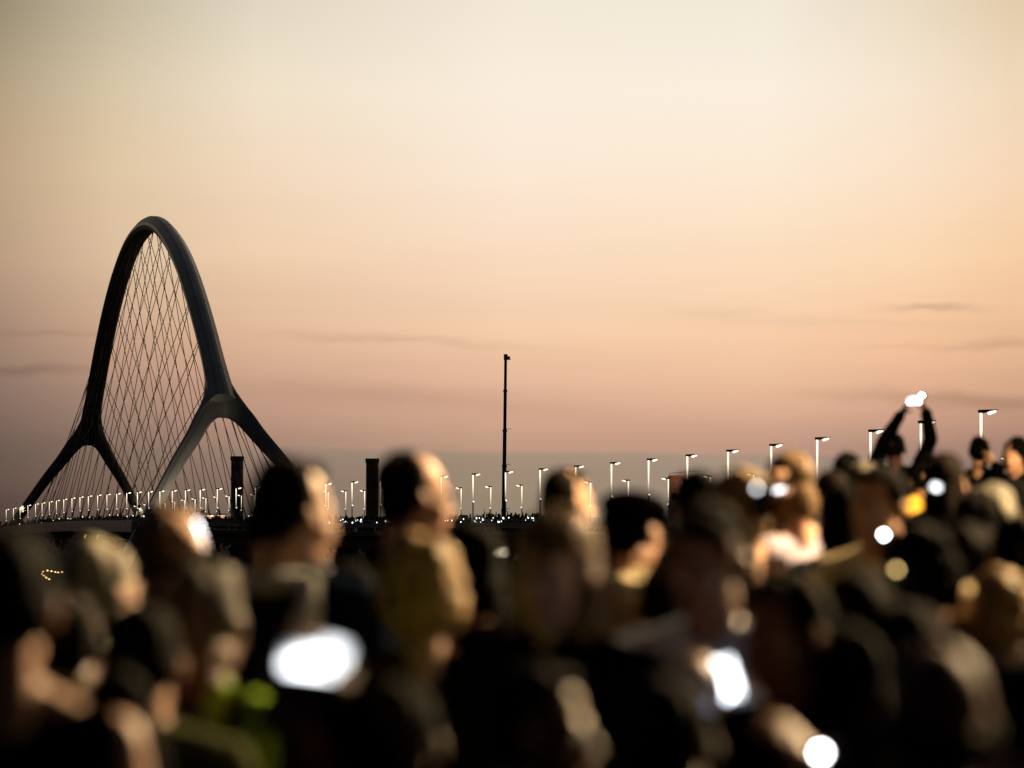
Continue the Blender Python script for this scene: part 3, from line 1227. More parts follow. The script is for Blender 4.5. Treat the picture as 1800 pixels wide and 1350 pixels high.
def head_prims(mb, M):
    def e(c, r, rx=0):
        mb.ell(tuple(M @ Vector(c)), r, M.to_3x3().to_4x4() @ Matrix.Rotation(R(rx), 4, 'X'), 16, 11)

    def cp(a, r0, b, r1):
        mb.cap(tuple(M @ Vector(a)), r0, tuple(M @ Vector(b)), r1, 8)
    e((0, -.010, .148), (.075, .095, .092))
    e((0, .028, .105), (.064, .062, .088))
    e((0, .032, .045), (.052, .056, .044))
    e((0, .074, .018), (.022, .019, .018))
    for s_ in (-1, 1):
        e((s_ * .036, .060, .074), (.024, .022, .028))
        e((s_ * .046, .005, .040), (.016, .045, .030))
        e((s_ * .084, -.006, .104), (.011, .020, .032), 12)
        e((s_ * .012, .098, .071), (.010, .011, .008))
    cp((0, .088, .118), .008, (0, .113, .077), .0125)
    cp((-.036, .082, .128), .011, (.036, .082, .128), .011)
    e((0, .090, .050), (.023, .010, .0065))
    e((0, .088, .039), (.020, .010, .0065))


def arms_pts(pose):
    """pose: dict with 'l','r' wrist targets or None, returns shoulder, elbow, wrist, hand dir, palm normal"""
    out = {}
    for k, sg in (('l', -1), ('r', 1)):
        sh = Vector((sg * .182, -.005, 1.405))
        tg = pose.get(k)
        if tg is None:
            elb = Vector((sg * .235, -.03, 1.125))
            wr = Vector((sg * .245, .06, .885))
            hd, pn = Vector((0, .12, -1)), Vector((-sg, 0, 0))
        else:
            tg = Vector(tg)
            if tg.z > 1.75:
                sh = Vector((sg * .175, .0, 1.455))
            pole = Vector((sg * .45, -.1, -.9)) if tg.z < 1.75 else Vector((sg * 1.0, .1, -.1))
            elb, wr = ik(sh, tg, .285, .25, pole)
            fo = (wr - elb).normalized()
            hd = (fo * .5 + Vector((-sg * .35, .1, .6))).normalized()
            pn = Vector((-sg * 1.0, .25, 0))
        out[k] = (sh, elb, wr, hd, pn, sg)
    return out


def body_mesh(pose, hm, female):
    mb = MB()
    sw = .92 if female else 1.0
    mb.ell((0, 0, .95), (.165, .115, .12))
    mb.ell((0, .0, 1.10), (.135 * sw + .005, .095, .14))
    mb.ell((0, .0, 1.28), (.158 * sw, .108, .17))
    mb.cap((-.150 * sw, -.01, 1.405), .060, (.150 * sw, -.01, 1.405), .060)
    for s_ in (-1, 1):
        mb.cap((s_ * .03, -.012, 1.475), .045, (s_ * .14 * sw, -.01, 1.42), .050, 8)
        if female:
            mb.ell((s_ * .075, .085, 1.25), (.062, .05, .06))
        mb.cap((s_ * .09, 0, .92), .092, (s_ * .10, .005, .50), .058)
        mb.cap((s_ * .10, .0, .50), .057, (s_ * .105, -.01, .10), .038)
        mb.ell((s_ * .102, -.03, .36), (.05, .05, .11))
        mb.cap((s_ * .105, -.02, .05), .042, (s_ * .115, .13, .035), .034, 8)
    # neck carries the head
    top = hm @ Vector((0, -.012, .05))
    mb.cap((0, -.015, 1.42), .060 if not female else .052, tuple(top), .056 if not female else .048)
    mb.cap((0, -.03, 1.42), .055, tuple(hm @ Vector((0, -.045, .09))), .05)
    head_prims(mb, hm)
    for k, (sh, elb, wr, hd, pn, sg) in arms_pts(pose).items():
        mb.cap(tuple(sh), .052, tuple(elb), .040)
        mb.cap(tuple(elb), .040, tuple(wr), .026)
        hand(mb, wr, hd, pn, sg, 38 if pose.get(k) else 22)
    return remesh(mb, 'body', .0085, 2, .45)


def top_mesh(pose, female, kind):
    mb = MB()
    g_ = {'tank': .010, 'tee': .014, 'shirt': .018, 'jacket': .030, 'coat': .038}[kind]
    sw = .92 if female else 1.0
    low = {'tank': .93, 'tee': .90, 'shirt': .88, 'jacket': .86, 'coat': .70}[kind]
    mb.cap((0, 0, low), .10 + g_, (0, 0, low + .05), .12 + g_)
    mb.ell((0, 0, .95), (.168 + g_, .118 + g_, .17))
    mb.ell((0, 0, 1.10), (.140 * sw + g_, .100 + g_, .16 + g_))
    mb.ell((0, .0, 1.28), (.160 * sw + g_, .110 + g_, .17 + g_))
    mb.cap((-.150 * sw, -.01, 1.403), .060 + g_, (.150 * sw, -.01, 1.403), .060 + g_)
    for s_ in (-1, 1):
        if kind != 'tank':
            mb.cap((s_ * .045, -.014, 1.455), .045 + g_, (s_ * .14 * sw, -.01, 1.42), .050 + g_, 8)
        if female:
            mb.ell((s_ * .075, .085, 1.25), (.062 + g_, .05 + g_, .06 + g_))
        if kind == 'coat':
            mb.cap((s_ * .05, 0, .95), .14, (s_ * .07, 0, .62), .14)
    if kind == 'tank':
        pass
    for k, (sh, elb, wr, hd, pn, sg) in arms_pts(pose).items():
        if kind == 'tank':
            continue
        if kind == 'tee':
            q = sh.lerp(elb, .55)
            mb.cap(tuple(sh), .054 + g_, tuple(q), .050 + g_)
        else:
            mb.cap(tuple(sh), .052 + g_, tuple(elb), .043 + g_)
            mb.cap(tuple(elb), .043 + g_, tuple(elb.lerp(wr, .93)), .030 + g_ * .8)
    return remesh(mb, {'tank': 'tank_top', 'tee': 'tee_shirt', 'shirt': 'shirt', 'jacket': 'jacket', 'coat': 'coat'}[kind], .014, 2, .5)


def folds(me_, amp):
    for v in me_.vertices:
        c_ = v.co
        n_ = noise.noise(Vector((c_.x * 7, c_.y * 7, c_.z * 11))) + .5 * noise.noise(Vector((c_.x * 18, c_.y * 18, c_.z * 24 + 5)))
        v.co = c_ + v.normal * n_ * amp


def trousers_mesh():
    mb = MB()
    mb.ell((0, 0, .94), (.178, .128, .12))
    for s_ in (-1, 1):
        mb.cap((s_ * .09, 0, .90), .105, (s_ * .10, .005, .50), .080)
        mb.cap((s_ * .10, 0, .50), .088, (s_ * .105, -.01, .12), .070)
        mb.ell((s_ * .102, -.022, .40), (.082, .086, .20))
    return remesh(mb, 'trousers', .016, 2)


def shoe_mesh(s_):
    mb = MB()
    mb.cap((s_ * .105, -.03, .05), .050, (s_ * .118, .14, .042), .044, 10)
    mb.cap((s_ * .105, -.02, .06), .048, (s_ * .105, -.02, .12), .045, 10)
    mb.box((s_ * .111, .055, .012), (.05, .145, .012))
    return remesh(mb, 'shoe', .012, 1)


def hair_mesh(kind, seed):
    mb = MB()
    e = mb.ell
    if kind in ('short', 'long', 'bob', 'bun', 'receding'):
        k = 1.0
        fr = -.018 if kind != 'receding' else -.032
        e((0, fr, .156), (.081 * k, .094 * k, .088), n=18, m=12)
        e((0, -.060, .105), (.072, .052, .075), n=14, m=10)
        for s_ in (-1, 1):
            e((s_ * .068, -.020, .125), (.018, .042, .045), n=10, m=8)
        if kind == 'short':
            e((0, .045, .212), (.05, .035, .022), n=10, m=8)
    if kind in ('long', 'bob'):
        low = .02 if kind == 'bob' else -.06
        e((0, -.060, .07 + low * .3), (.080, .056, .12 - low), n=16, m=12)
        for s_ in (-1, 1):
            e((s_ * .072, -.018, .06 + low * .3), (.026, .046, .11 - low * .7), n=12, m=9)
        e((0, -.02, .165), (.086, .100, .090), n=16, m=12)
    if kind == 'bun':
        e((0, -.105, .175), (.045, .045, .045))
    if kind == 'curly':
        e((0, -.020, .162), (.094, .104, .096), n=18, m=12)
        e((0, -.060, .10), (.086, .066, .095), n=14, m=10)
        for s_ in (-1, 1):
            e((s_ * .076, -.022, .10), (.030, .050, .070), n=10, m=8)
    if kind == 'fringe':
        e((0, -.066, .085), (.072, .042, .045), n=14, m=9)
        for s_ in (-1, 1):
            e((s_ * .070, -.035, .098), (.014, .042, .030), n=10, m=8)
    out = remesh(mb, 'hair', .008, 3, .5)
    amp = {'curly': .020, 'long': .013, 'bob': .014}.get(kind, .010)
    fr = {'curly': 30, 'long': 20, 'bob': 20}.get(kind, 26)
    for v in out.vertices:
        c_ = v.co
        st = .35 if kind != 'curly' else 1.0
        n_ = noise.noise(Vector((c_.x * fr + seed, c_.y * fr, c_.z * fr * st)))
        n_ += .9 * noise.noise(Vector((c_.x * 9 + seed * 3, c_.y * 9, c_.z * 9)))
        v.co = c_ + v.normal * n_ * amp
    # loose strands on top of the hair body
    vs = [v.co.copy() for v in out.vertices]
    ns = [v.normal.copy() for v in out.vertices]
    fs = [list(p.vertices) for p in out.polygons]
    rr = random.Random(seed)
    m0 = len(vs)
    for i in range(260 if kind != 'fringe' else 80):
        j = rr.randrange(m0)
        p, n_ = vs[j], ns[j]
        dn = Vector((0, -.25, -1)) if kind != 'curly' else Vector((rr.gauss(0, 1), rr.gauss(0, 1), rr.gauss(0, 1)))
        dn = dn - n_ * dn.dot(n_)
        L_ = {'curly': .022, 'long': .035, 'bob': .03}.get(kind, .014) * rr.uniform(.5, 1.2)
        d_ = (n_ * rr.uniform(.2, .7) + dn * .9 + Vector((rr.gauss(0, .25), rr.gauss(0, .25), rr.gauss(0, .25)))).normalized()
        sd = d_.cross(n_)
        if sd.length < .01:
            continue
        sd = sd.normalized() * .0008
        mid = p + d_ * L_ * .5 + n_ * L_ * .10
        k0 = len(vs)
        vs += [p - sd, p + sd, mid + sd, mid - sd, p + d_ * L_]
        fs += [[k0, k0 + 1, k0 + 2, k0 + 3], [k0 + 3, k0 + 2, k0 + 4]]
    me_ = bpy.data.meshes.new('hair')
    me_.from_pydata([tuple(v) for v in vs], [], fs)
    me_.polygons.foreach_set('use_smooth', [True] * len(me_.polygons))
    bpy.data.meshes.remove(out)
    return me_


def cap_mesh():
    mb = MB()
    mb.ell((0, -.008, .165), (.092, .108, .092), n=20, m=12)
    mb.ell((0, .10, .155), (.070, .060, .010), Matrix.Rotation(R(-10), 4, 'X'), 14, 6)
    mb.ell((0, -.008, .262), (.010, .010, .006))
    return remesh(mb, 'cap', .007, 2)


def flatcap_mesh():
    mb = MB()
    mb.ell((0, .012, .190), (.105, .128, .055), Matrix.Rotation(R(-10), 4, 'X'), 20, 12)
    mb.ell((0, -.015, .160), (.090, .104, .050), None, 20, 10)
    mb.ell((0, .105, .150), (.062, .045, .009), Matrix.Rotation(R(-16), 4, 'X'), 14, 6)
    return remesh(mb, 'flat_cap', .007, 2)


SKIN = {'pale': mat('skin_pale', (.42, .25, .18), .55, noise_amt=.08, scale=20, spec=.35),
        'tan': mat('skin_tan', (.34, .18, .11), .55, noise_amt=.08, scale=20, spec=.35),
        'dark': mat('skin_dark', (.085, .030, .022), .6, noise_amt=.08, scale=20, spec=.1),
        'brown': mat('skin_brown', (.12, .06, .035), .5, noise_amt=.08, scale=20, spec=.35)}
HAIR = {}
for nme, c_, rg in (('black', (.0012, .001, .0009), .85), ('dark', (.006, .004, .003), .75), ('brown', (.11, .065, .030), .55), ('blond', (.30, .19, .08), .55), ('grey', (.10, .09, .07), .6), ('white', (.28, .25, .19), .6)):
    HAIR[nme] = mat('hair_' + nme, c_, rg, noise_amt=.35, scale=60, spec=.03 if nme in ('black', 'dark') else .12)
CLOTH = {}
for nme, c_ in (('black', (.0016, .0016, .0018)), ('charcoal', (.004, .004, .0045)), ('navy', (.005, .008, .016)), ('brown', (.030, .016, .007)), ('olive', (.06, .065, .03)), ('lime', (.46, .76, .08)), ('cream', (.70, .58, .36)),
                ('white', (.62, .62, .60)), ('bluewhite', (.40, .44, .55)), ('yellow', (.60, .36, .05)), ('grey', (.14, .14, .15)), ('lilac', (.34, .30, .38)), ('red', (.42, .03, .02)), ('denim', (.03, .045, .08))):
    CLOTH[nme] = mat('cloth_' + nme, c_, .92, noise_amt=.14, scale=14, bump=.25, spec=.0)
m_eye = mat('eye_white', (.55, .52, .48), .2, noise_amt=.02, spec=.5)
m_iris = mat('iris', (.03, .02, .015), .2, noise_amt=.02, spec=.5)
m_lip = mat('lip', (.30, .09, .07), .5, noise_amt=.05)

BODY, TOP, HAIRC, MISC = {}, {}, {}, {}


def eye_mesh():
    b = MB()
    b.ell((0, 0, 0), (.0125, .0125, .0125), n=10, m=8)
    return b.mesh('eye')


def iris_mesh():
    b = MB()
    b.ell((0, .0098, 0), (.0058, .0035, .0058), n=8, m=5)
    return b.mesh('iris')


def lips_mesh():
    b = MB()
    b.ell((0, .0945, .0485), (.021, .0085, .0040), n=12, m=6)
    b.ell((0, .0925, .0405), (.018, .0090, .0048), n=12, m=6)
    return b.mesh('lips')


def person(label, px, ytop, D, yaw, hair=('short', 'dark'), skin='tan', top=('shirt', 'black'), female=False, pitch=0, hyaw=0, roll=0, hands=None, hat=None, trousers='black', stature=None, collar=None, glasses=False):
    """px, ytop: where the crown of the head shows; D: distance; yaw 0 looks away from the camera, +90 to the left"""
    x = (px - 900) / 7735 * D
    zt_ = (925 - ytop) / 7735 * D
    zg = ground_z(x, D)
    hgt = zt_ - zg
    top_model = 1.765 + {'curly': .02, 'bald': -.01, 'fringe': -.01}.get(hair[0], 0)
    hm = head_matrix(pitch, hyaw, roll)
    crown = (hm @ Vector((0, -.01, .245))).z
    sc = hgt / crown
    M = Matrix.Translation(E((x, D, zg))) @ Matrix.Rotation(R(yaw), 4, 'Z') @ Matrix.Scale(sc, 4)
    # wrist targets given in picture terms: (px, py, distance)
    pose = {}
    if hands:
        Mi = M.inverted()
        for k, t in hands.items():
            if len(t) == 3 and abs(t[0]) > 5:
                w = Vector(E(((t[0] - 900) / 7735 * t[2], t[2], (925 - t[1]) / 7735 * t[2])))
                pose[k] = tuple(round(q, 2) for q in (Mi @ w))
            else:
                pose[k] = t
    r_ = bpy.data.objects.new('person', None)
    COL.objects.link(r_)
    r_.matrix_world = M
    tag(r_, label, 'person', 'people in the crowd')
    key = (tuple(sorted(pose.items())), pitch, hyaw, roll, female)
    if key not in BODY:
        BODY[key] = body_mesh(pose, hm, female)
        BODY[key].materials.append(SKIN['tan'])
    link('body', BODY[key], SKIN[skin], r_)
    tk = (tuple(sorted(pose.items())), female, top[0])
    if tk not in TOP:
        TOP[tk] = top_mesh(pose, female, top[0])
        folds(TOP[tk], .006 if top[0] != 'coat' else .009)
        TOP[tk].materials.append(CLOTH['black'])
    link(TOP[tk].name.split('.')[0], TOP[tk], CLOTH[top[1]], r_)
    if 'tr' not in MISC:
        MISC['tr'] = trousers_mesh()
        MISC['tr'].materials.append(CLOTH['black'])
        MISC['s-1'], MISC['s1'] = shoe_mesh(-1), shoe_mesh(1)
        MISC['eye'], MISC['iris'], MISC['lips'] = eye_mesh(), iris_mesh(), lips_mesh()
        MISC['cap'], MISC['flat'] = cap_mesh(), flatcap_mesh()
    link('trousers', MISC['tr'], CLOTH[trousers], r_)
    for s_ in (-1, 1):
        link('shoe', MISC['s%d' % s_], CLOTH['charcoal'], r_)
        e_ = link('eye', MISC['eye'], m_eye, r_, smooth=True)
        e_.matrix_local = hm @ Matrix.Translation((s_ * .030, .0765, .106))
        link('iris', MISC['iris'], m_iris, e_)
    l_ = link('lips', MISC['lips'], m_lip, r_, smooth=True)
    l_.matrix_local = hm
    if hair[0] != 'bald':
        sd = len(label) % 3
        hk = (hair[0], sd)
        if hk not in HAIRC:
            HAIRC[hk] = hair_mesh(hair[0], 3 + sd * 11)
            HAIRC[hk].materials.append(HAIR['dark'])
        h_ = link('hair', HAIRC[hk], HAIR[hair[1]], r_)
        h_.matrix_local = hm
    if hat:
        h_ = link('flat_cap' if hat[0] == 'flat' else 'cap', MISC[hat[0]], CLOTH[hat[1]], r_)
        h_.matrix_local = hm
    if top[0] == 'jacket' and len(label) % 2 == 0:
        if 'hood' not in MISC:
            mb_ = MB()
            mb_.ell((0, -.085, 1.43), (.125, .055, .085), Matrix.Rotation(R(-20), 4, 'X'))
            for s_ in (-1, 1):
                mb_.cap((s_ * .10, -.06, 1.45), .04, (s_ * .075, .06, 1.44), .025)
            MISC['hood'] = remesh(mb_, 'hood', .014, 2)
            folds(MISC['hood'], .010)
            MISC['hood'].materials.append(CLOTH['black'])
        link('hood', MISC['hood'], CLOTH[top[1]], r_)
    if glasses:
        b = MB()
        for s_ in (-1, 1):
            ring = [(s_ * .033 + .024 * math.cos(a), .098, .108 + .019 * math.sin(a)) for a in np.linspace(0, 2 * math.pi, 13)]
            b.tube(ring, .002, 5, caps=False)
            b.tube([(s_ * .057, .098, .112), (s_ * .080, .06, .113), (s_ * .086, -.01, .112)], .002, 5)
        b.tube([(-.010, .1, .112), (.010, .1, .112)], .002, 5)
        g_ = b.build('glasses', m_black, r_)
        g_.matrix_local = hm
    if collar:
        b = MB()
        b.tube([(.085, .0, 1.49), (.105, -.07, 1.46), (.115, -.125, 1.38), (.118, -.135, 1.24)], [.026, .030, .034, .036], 8)
        link('scarf_end', b.mesh('scarf_end'), CLOTH[collar], r_, smooth=True)
        b = MB()
        pts = []
        for k in range(15):
            a = math.pi * (-.40 + 1.8 * k / 14) + math.pi * .5 + .3
            pts.append((math.cos(a) * .078, math.sin(a) * .075 - .012, 1.488 + .012 * math.sin(a)))
        b.tube(pts, .026, 8)
        link('scarf', b.mesh('scarf'), CLOTH[collar], r_, smooth=True)
    return r_


def screen_mat(strength, col):
    nme_ = 'screen_%g_%g' % (strength, col[0])
    if nme_ in MATS:
        return MATS[nme_]
    m = mat(nme_, (.3, .3, .3), .3, emit=col, strength=strength)
    t = m.node_tree
    tc_ = t.nodes.new('ShaderNodeTexCoord')
    n = t.nodes.new('ShaderNodeTexNoise')
    n.inputs['Scale'].default_value = 22
    n.inputs['Detail'].default_value = 1
    t.links.new(tc_.outputs['Object'], n.inputs['Vector'])
    r = t.nodes.new('ShaderNodeMapRange')
    r.inputs[1].default_value = .36
    r.inputs[2].default_value = .56
    r.inputs[3].default_value = strength * .06
    r.inputs[4].default_value = strength
    t.links.new(n.outputs[0], r.inputs[0])
    t.links.new(r.outputs[0], t.nodes['Principled BSDF'].inputs['Emission Strength'])
    return m


PHONE_ME = {}


def phone(label, px, py, D, w=.072, h=.150, yaw=0, tilt=0, roll=0, screen=None, flash=None, back=0, strength=5.0, col=(.93, .96, 1.0), cat='phone'):
    x, z = (px - 900) / 7735 * D, (925 - py) / 7735 * D
    r_ = thing('phone', label, cat, group='phones held up in the crowd')
    rot_ = Matrix.Rotation(R(yaw), 4, 'Z') @ Matrix.Rotation(R(tilt), 4, 'X') @ Matrix.Rotation(R(roll), 4, 'Y')
    off = rot_ @ Vector((w / 2 - .016, 0, -(h / 2 - .016))) if flash else Vector((0, 0, 0))
    r_.matrix_world = Matrix.Translation(Vector(E((x, D, z))) + off) @ rot_
    bmx = bmesh.new()
    bmesh.ops.create_cube(bmx, size=1)
    for v in bmx.verts:
        v.co = Vector((v.co.x * w, v.co.y * .008, v.co.z * h))
    bmesh.ops.bevel(bmx, geom=[e for e in bmx.edges if abs((e.verts[0].co - e.verts[1].co).y) > .004], offset=.010, segments=3, affect='EDGES')
    me_ = bpy.data.meshes.new('case')
    bmx.to_mesh(me_)
    bmx.free()
    link('case', me_, m_black, r_)
    if screen is not False:
        b = MB()
        b.box((0, -.0046, 0), (w / 2 - .004, .0005, h / 2 - .006))
        b.build('screen', screen_mat(strength, col), r_)
    if back:
        b = MB()
        b.box((0, .0046, 0), (w / 2 - .002, .0005, h / 2 - .003))
        b.build('back_light', mat('phone_back_light', (.5, .5, .5), .3, emit=(.75, .85, 1.0), strength=back * 4), r_)
    if flash:
        b = MB()
        b.lathe([(flash, -.0008), (flash, .0008)], 14)
        o = b.build('flash', mat('flash_%g_%g_%g' % (flash, strength, col[0]), (.9, .9, .9), .3, emit=col, strength=strength), r_)
        o.rotation_euler = (R(90), 0, 0)
        o.location = (-w / 2 + .016, -.0055, h / 2 - .016)
    return r_


def flash_strength(rad, s_):
    return s_


P = person
# ---- furthest, right hand slope
P('person with both arms stretched overhead filming with a bright phone', 1573, 762, 34, -4, ('short', 'black'), 'dark', ('shirt', 'black'), hands={'l': (1588, 722, 33.8), 'r': (1627, 722, 33.8)}, pitch=12)
P('person in profile at the right with a hand beside the face', 1723, 765, 33, -25, ('short', 'black'), 'tan', ('shirt', 'black'), hands={'r': (1750, 818, 32.8)})
P('person cut by the right frame edge, topmost head there', 1786, 771, 30, 150, ('curly', 'black'), 'tan', ('jacket', 'black'))
P('short dark haired person just right of the raised right arm', 1632, 797, 31, 10, ('short', 'black'), 'tan', ('shirt', 'charcoal'))
P('dark head left of the arms overhead, farthest of its row', 1490, 795, 24, -20, ('bun', 'black'), 'tan', ('shirt', 'grey'))
P('grey haired head behind the dark curly head, left of the arms overhead', 1519, 810, 21, 20, ('short', 'grey'), 'tan', ('shirt', 'charcoal'))
P('woman with long hair lit by a phone, behind the cream collar', 1662, 800, 18.5, -35, ('long', 'dark'), 'pale', ('jacket', 'black'), True)
P('fair short haired person looking left at the right edge, in a black top', 1757, 850, 17.5, 60, ('short', 'grey'), 'pale', ('shirt', 'black'), pitch=12)
P('small dark head between the raised arms and the far right group', 1690, 836, 26, 0, ('short', 'black'), 'tan', ('jacket', 'black'))
P('small dark head beside the brick tower', 1226, 827, 14.5, 30, ('short', 'black'), 'tan', ('jacket', 'black'))
P('small distant head with an orange lit face turned right, centre of the picture', 993, 822, 16.5, -62, ('short', 'dark'), 'tan', ('jacket', 'black'))
P('dark haired person in a yellow coat seen from behind at the right', 1620, 815, 30.0, 15, ('short', 'black'), 'tan', ('jacket', 'yellow'))
P('woman with blond rimmed hair and a bare shoulder holding two phone lights', 1393, 800, 16.5, 35, ('bob', 'brown'), 'tan', ('tank', 'lilac'), True, pitch=8, hands={'l': (1345, 885, 16.1)})
# ---- middle
P('tall man in right profile with forehead and neck lit orange', 722, 793, 12.7, -68, ('receding', 'dark'), 'tan', ('coat', 'black'), glasses=True)
P('dark haired person in a flat cap and cream jacket, right of centre', 1108, 862, 13.2, -40, ('short', 'black'), 'tan', ('jacket', 'cream'), hat=('flat', 'black'))
P('pale haired head lit gold on its right side, right of the brick tower', 1296, 822, 12.0, 25, ('receding', 'blond'), 'pale', ('shirt', 'brown'))
P('young man with dark hair and an orange lit face, in a cream shawl collar', 1548, 815, 13.6, 150, ('short', 'black'), 'tan', ('shirt', 'cream'), pitch=4)
P('dark haired person behind the bright phone at left', 298, 886, 11.4, -30, ('short', 'brown'), 'tan', ('jacket', 'black'), hands={'r': (352, 985, 11.0)})
P('large dark curly head with one lit cheek, right of centre right', 1630, 930, 11, 25, ('curly', 'black'), 'tan', ('jacket', 'black'), hyaw=-45)
P('person in a black coat cut by the right frame edge', 1790, 905, 12, 20, ('short', 'black'), 'tan', ('coat', 'black'))
P('black haired person right of the tall man, with a glint above the shoulder', 826, 925, 10.9, 15, ('bob', 'black'), 'tan', ('jacket', 'black'), True)
# ---- near
P('big dark head at left centre with pale ear and light collar', 508, 803, 10.3, -28, ('short', 'black'), 'pale', ('jacket', 'navy'), collar='white', hyaw=-25)
P('pale haired head lit on its right side at the left, cheek dimly orange', 175, 950, 10.2, -20, ('bob', 'white'), 'tan', ('jacket', 'black'), True, hyaw=-28)
P('woman with golden brown hair facing the camera, right cheek lit pink, centre', 975, 898, 8.8, 158, ('long', 'brown'), 'pale', ('jacket', 'black'), True)
P('dark man looking down at a phone lighting his pale blue shirt', 1250, 885, 9.0, 165, ('short', 'black'), 'brown', ('shirt', 'bluewhite'), pitch=18, hands={'l': (1300, 1240, 8.6), 'r': (1262, 1245, 8.6)})
P('woman with curly blond hair at the right edge, cream lit', 1762, 1008, 11.0, -15, ('curly', 'blond'), 'pale', ('jacket', 'black'), True)
P('person in a bright pale cap at the lower right', 1685, 1030, 11.2, 20, ('short', 'brown'), 'tan', ('jacket', 'charcoal'), hat=('cap', 'cream'))
P('large head with wavy blond hair lit gold from the right, bottom centre left', 738, 948, 9.7, 12, ('curly', 'blond'), 'pale', ('shirt', 'brown'), True)
P('long faced person looking left with chin lit, bottom right of centre', 1388, 1000, 8.0, 140, ('short', 'black'), 'tan', ('shirt', 'black'), pitch=6, hands={'l': (1432, 1365, 7.5)})
P('brown faced person with grey temples in a lime green top, lower left', 358, 985, 8.6, -25, ('short', 'grey'), 'brown', ('tee', 'lime'))
P('dark person with bare neck and black tank top in the bottom left corner', 8, 925, 7.0, 10, ('bun', 'black'), 'tan', ('tank', 'black'), True)
P('bald man with a dark reddish scalp seen from behind, bottom right', 1645, 1122, 5.8, 12, ('fringe', 'dark'), 'dark', ('jacket', 'black'))
P('dim brown face turned right at the bottom centre', 935, 1165, 7.0, -100, ('short', 'black'), 'brown', ('jacket', 'brown'))
# ---- dark fill further back and low
P('dark headed person below the flat cap, seen from behind', 1180, 975, 9.6, 5, ('short', 'black'), 'tan', ('jacket', 'black'))
P('shadowed person between the long faced head and the curly head', 1510, 1010, 9.4, -10, ('long', 'black'), 'tan', ('jacket', 'black'), True)
P('shadowed person behind the largest phone light, low left of centre', 548, 1118, 6.5, 178, ('short', 'black'), 'dark', ('jacket', 'black'), hands={'l': (592, 1190, 6.05)})
P('shadowed person behind the lime top at the lower left', 250, 1060, 8.3, 5, ('short', 'black'), 'tan', ('shirt', 'olive'))

# a bag on the back of the lime top
bx, by = (358 - 900) / 7735 * 8.6, 8.6
bg_ = thing('backpack', 'black backpack worn over the lime green top at the lower left', 'backpack', (bx - .05, by - .17, ground_z(bx, by) + EYE + 1.12), R(-25))
mb_ = MB()
mb_.ell((0, 0, 0), (.135, .09, .23))
mb_.ell((0, -.05, -.08), (.12, .07, .13))
link('bag', remesh(mb_, 'bag', .012, 2), CLOTH['black'], bg_)
for s_ in (-1, 1):
    mb_ = MB()
    mb_.tube([(s_ * .10, .05, .16), (s_ * .105, .10, .27), (s_ * .10, .20, .29), (s_ * .11, .30, .18)], .017, 6)
    mb_.build('strap', CLOTH['black'], bg_, smooth=True)

EXTRA = [
    ('dark haired person between the blond rimmed woman and the cream collar', 1462, 824, 17.5, -10, 'short', 'dark', 'jacket'),
    ('dark head beyond the long haired woman at right', 1652, 818, 23.0, 15, 'short', 'black', 'jacket'),
    ('dark haired person between the long haired woman and the fair head', 1712, 872, 16.5, 5, 'bob', 'black', 'jacket'),
    ('dark head at the right frame edge above the black coat', 1782, 838, 20.0, -15, 'short', 'black', 'jacket'),
    ('dark capless head directly left of the cream collar', 1478, 858, 16.0, 30, 'bob', 'black', 'jacket'),
    ('brown haired person in front of the long haired woman at right', 1708, 925, 12.6, -30, 'bob', 'dark', 'jacket'),
    ('dark head under the brick tower, low in the crowd', 1168, 905, 13.8, 10, 'short', 'black', 'jacket'),
    ('shadowed broad shouldered person at the bottom centre right', 1175, 1190, 6.9, -8, 'short', 'black', 'coat'),
    ('dark haired person low at the right, left of the bald man', 1480, 1105, 8.0, 15, 'bob', 'black', 'jacket'),
    ('dark person in the lower right corner', 1795, 1150, 7.2, 12, 'short', 'black', 'coat'),
    ('shadowed person in a dark coat at the bottom left of centre', 700, 1195, 7.3, -6, 'short', 'black', 'coat'),
    ('low dark head between the two left tall heads', 615, 985, 11.4, 8, 'short', 'black', 'jacket'),
    ('dark haired person beside the pale head at far left', 118, 1040, 9.0, -12, 'short', 'black', 'jacket'),
    ('shadowed person at the bottom left, in front of the olive shirt', 205, 1185, 7.2, 6, 'bob', 'black', 'jacket'),
    ('dark head at the right, just above the bald man', 1600, 1060, 8.7, -8, 'short', 'black', 'coat'),
]
for lab, px_, yt_, D_e, yw_, hk_, hc_, tk_ in EXTRA:
    P(lab, px_, yt_, D_e, yw_, (hk_, hc_), 'brown', (tk_, 'black'), female=(hk_ == 'bob'))

# ------------------------------------------------------------------ phones
LED = dict(screen=False)
phone('bright phone held flat overhead by the person with arms stretched up', 1607, 704, 33.6, .112, .066, 0, 0, 0, strength=7.0, col=(1, .96, .88))
phone('small second phone light at the top right corner of the overhead phone', 1621, 695, 33.4, .05, .05, flash=.012, strength=60, **LED)
phone('tall bright phone screen at the ear of the left dark head', 345, 945, 11.2, .040, .088, 15, -20, -14, strength=14.0)
phone('largest glowing phone, lower left of centre', 545, 1164, 5.75, .072, .042, 10, -25, 8, strength=8.0)
phone('second phone overlapping the largest light on its upper right', 586, 1150, 5.3, .036, .034, 0, -15, 20, strength=5.0)
phone('bright phone lighting the pale blue shirt', 1280, 1192, 8.5, .034, .080, 15, -10, -14, strength=9.0, back=4.0)
phone('round phone light at the bottom edge right of centre', 1441, 1322, 7.2, .07, .11, flash=.0055, strength=60, **LED)
phone('large round phone light on the chest below the cream collar', 1489, 1022, 10.3, .07, .11, flash=.0062, strength=34, **LED)
phone('round phone light under the chin of the young man', 1553, 940, 13.5, .07, .11, flash=.0055, strength=60, **LED)
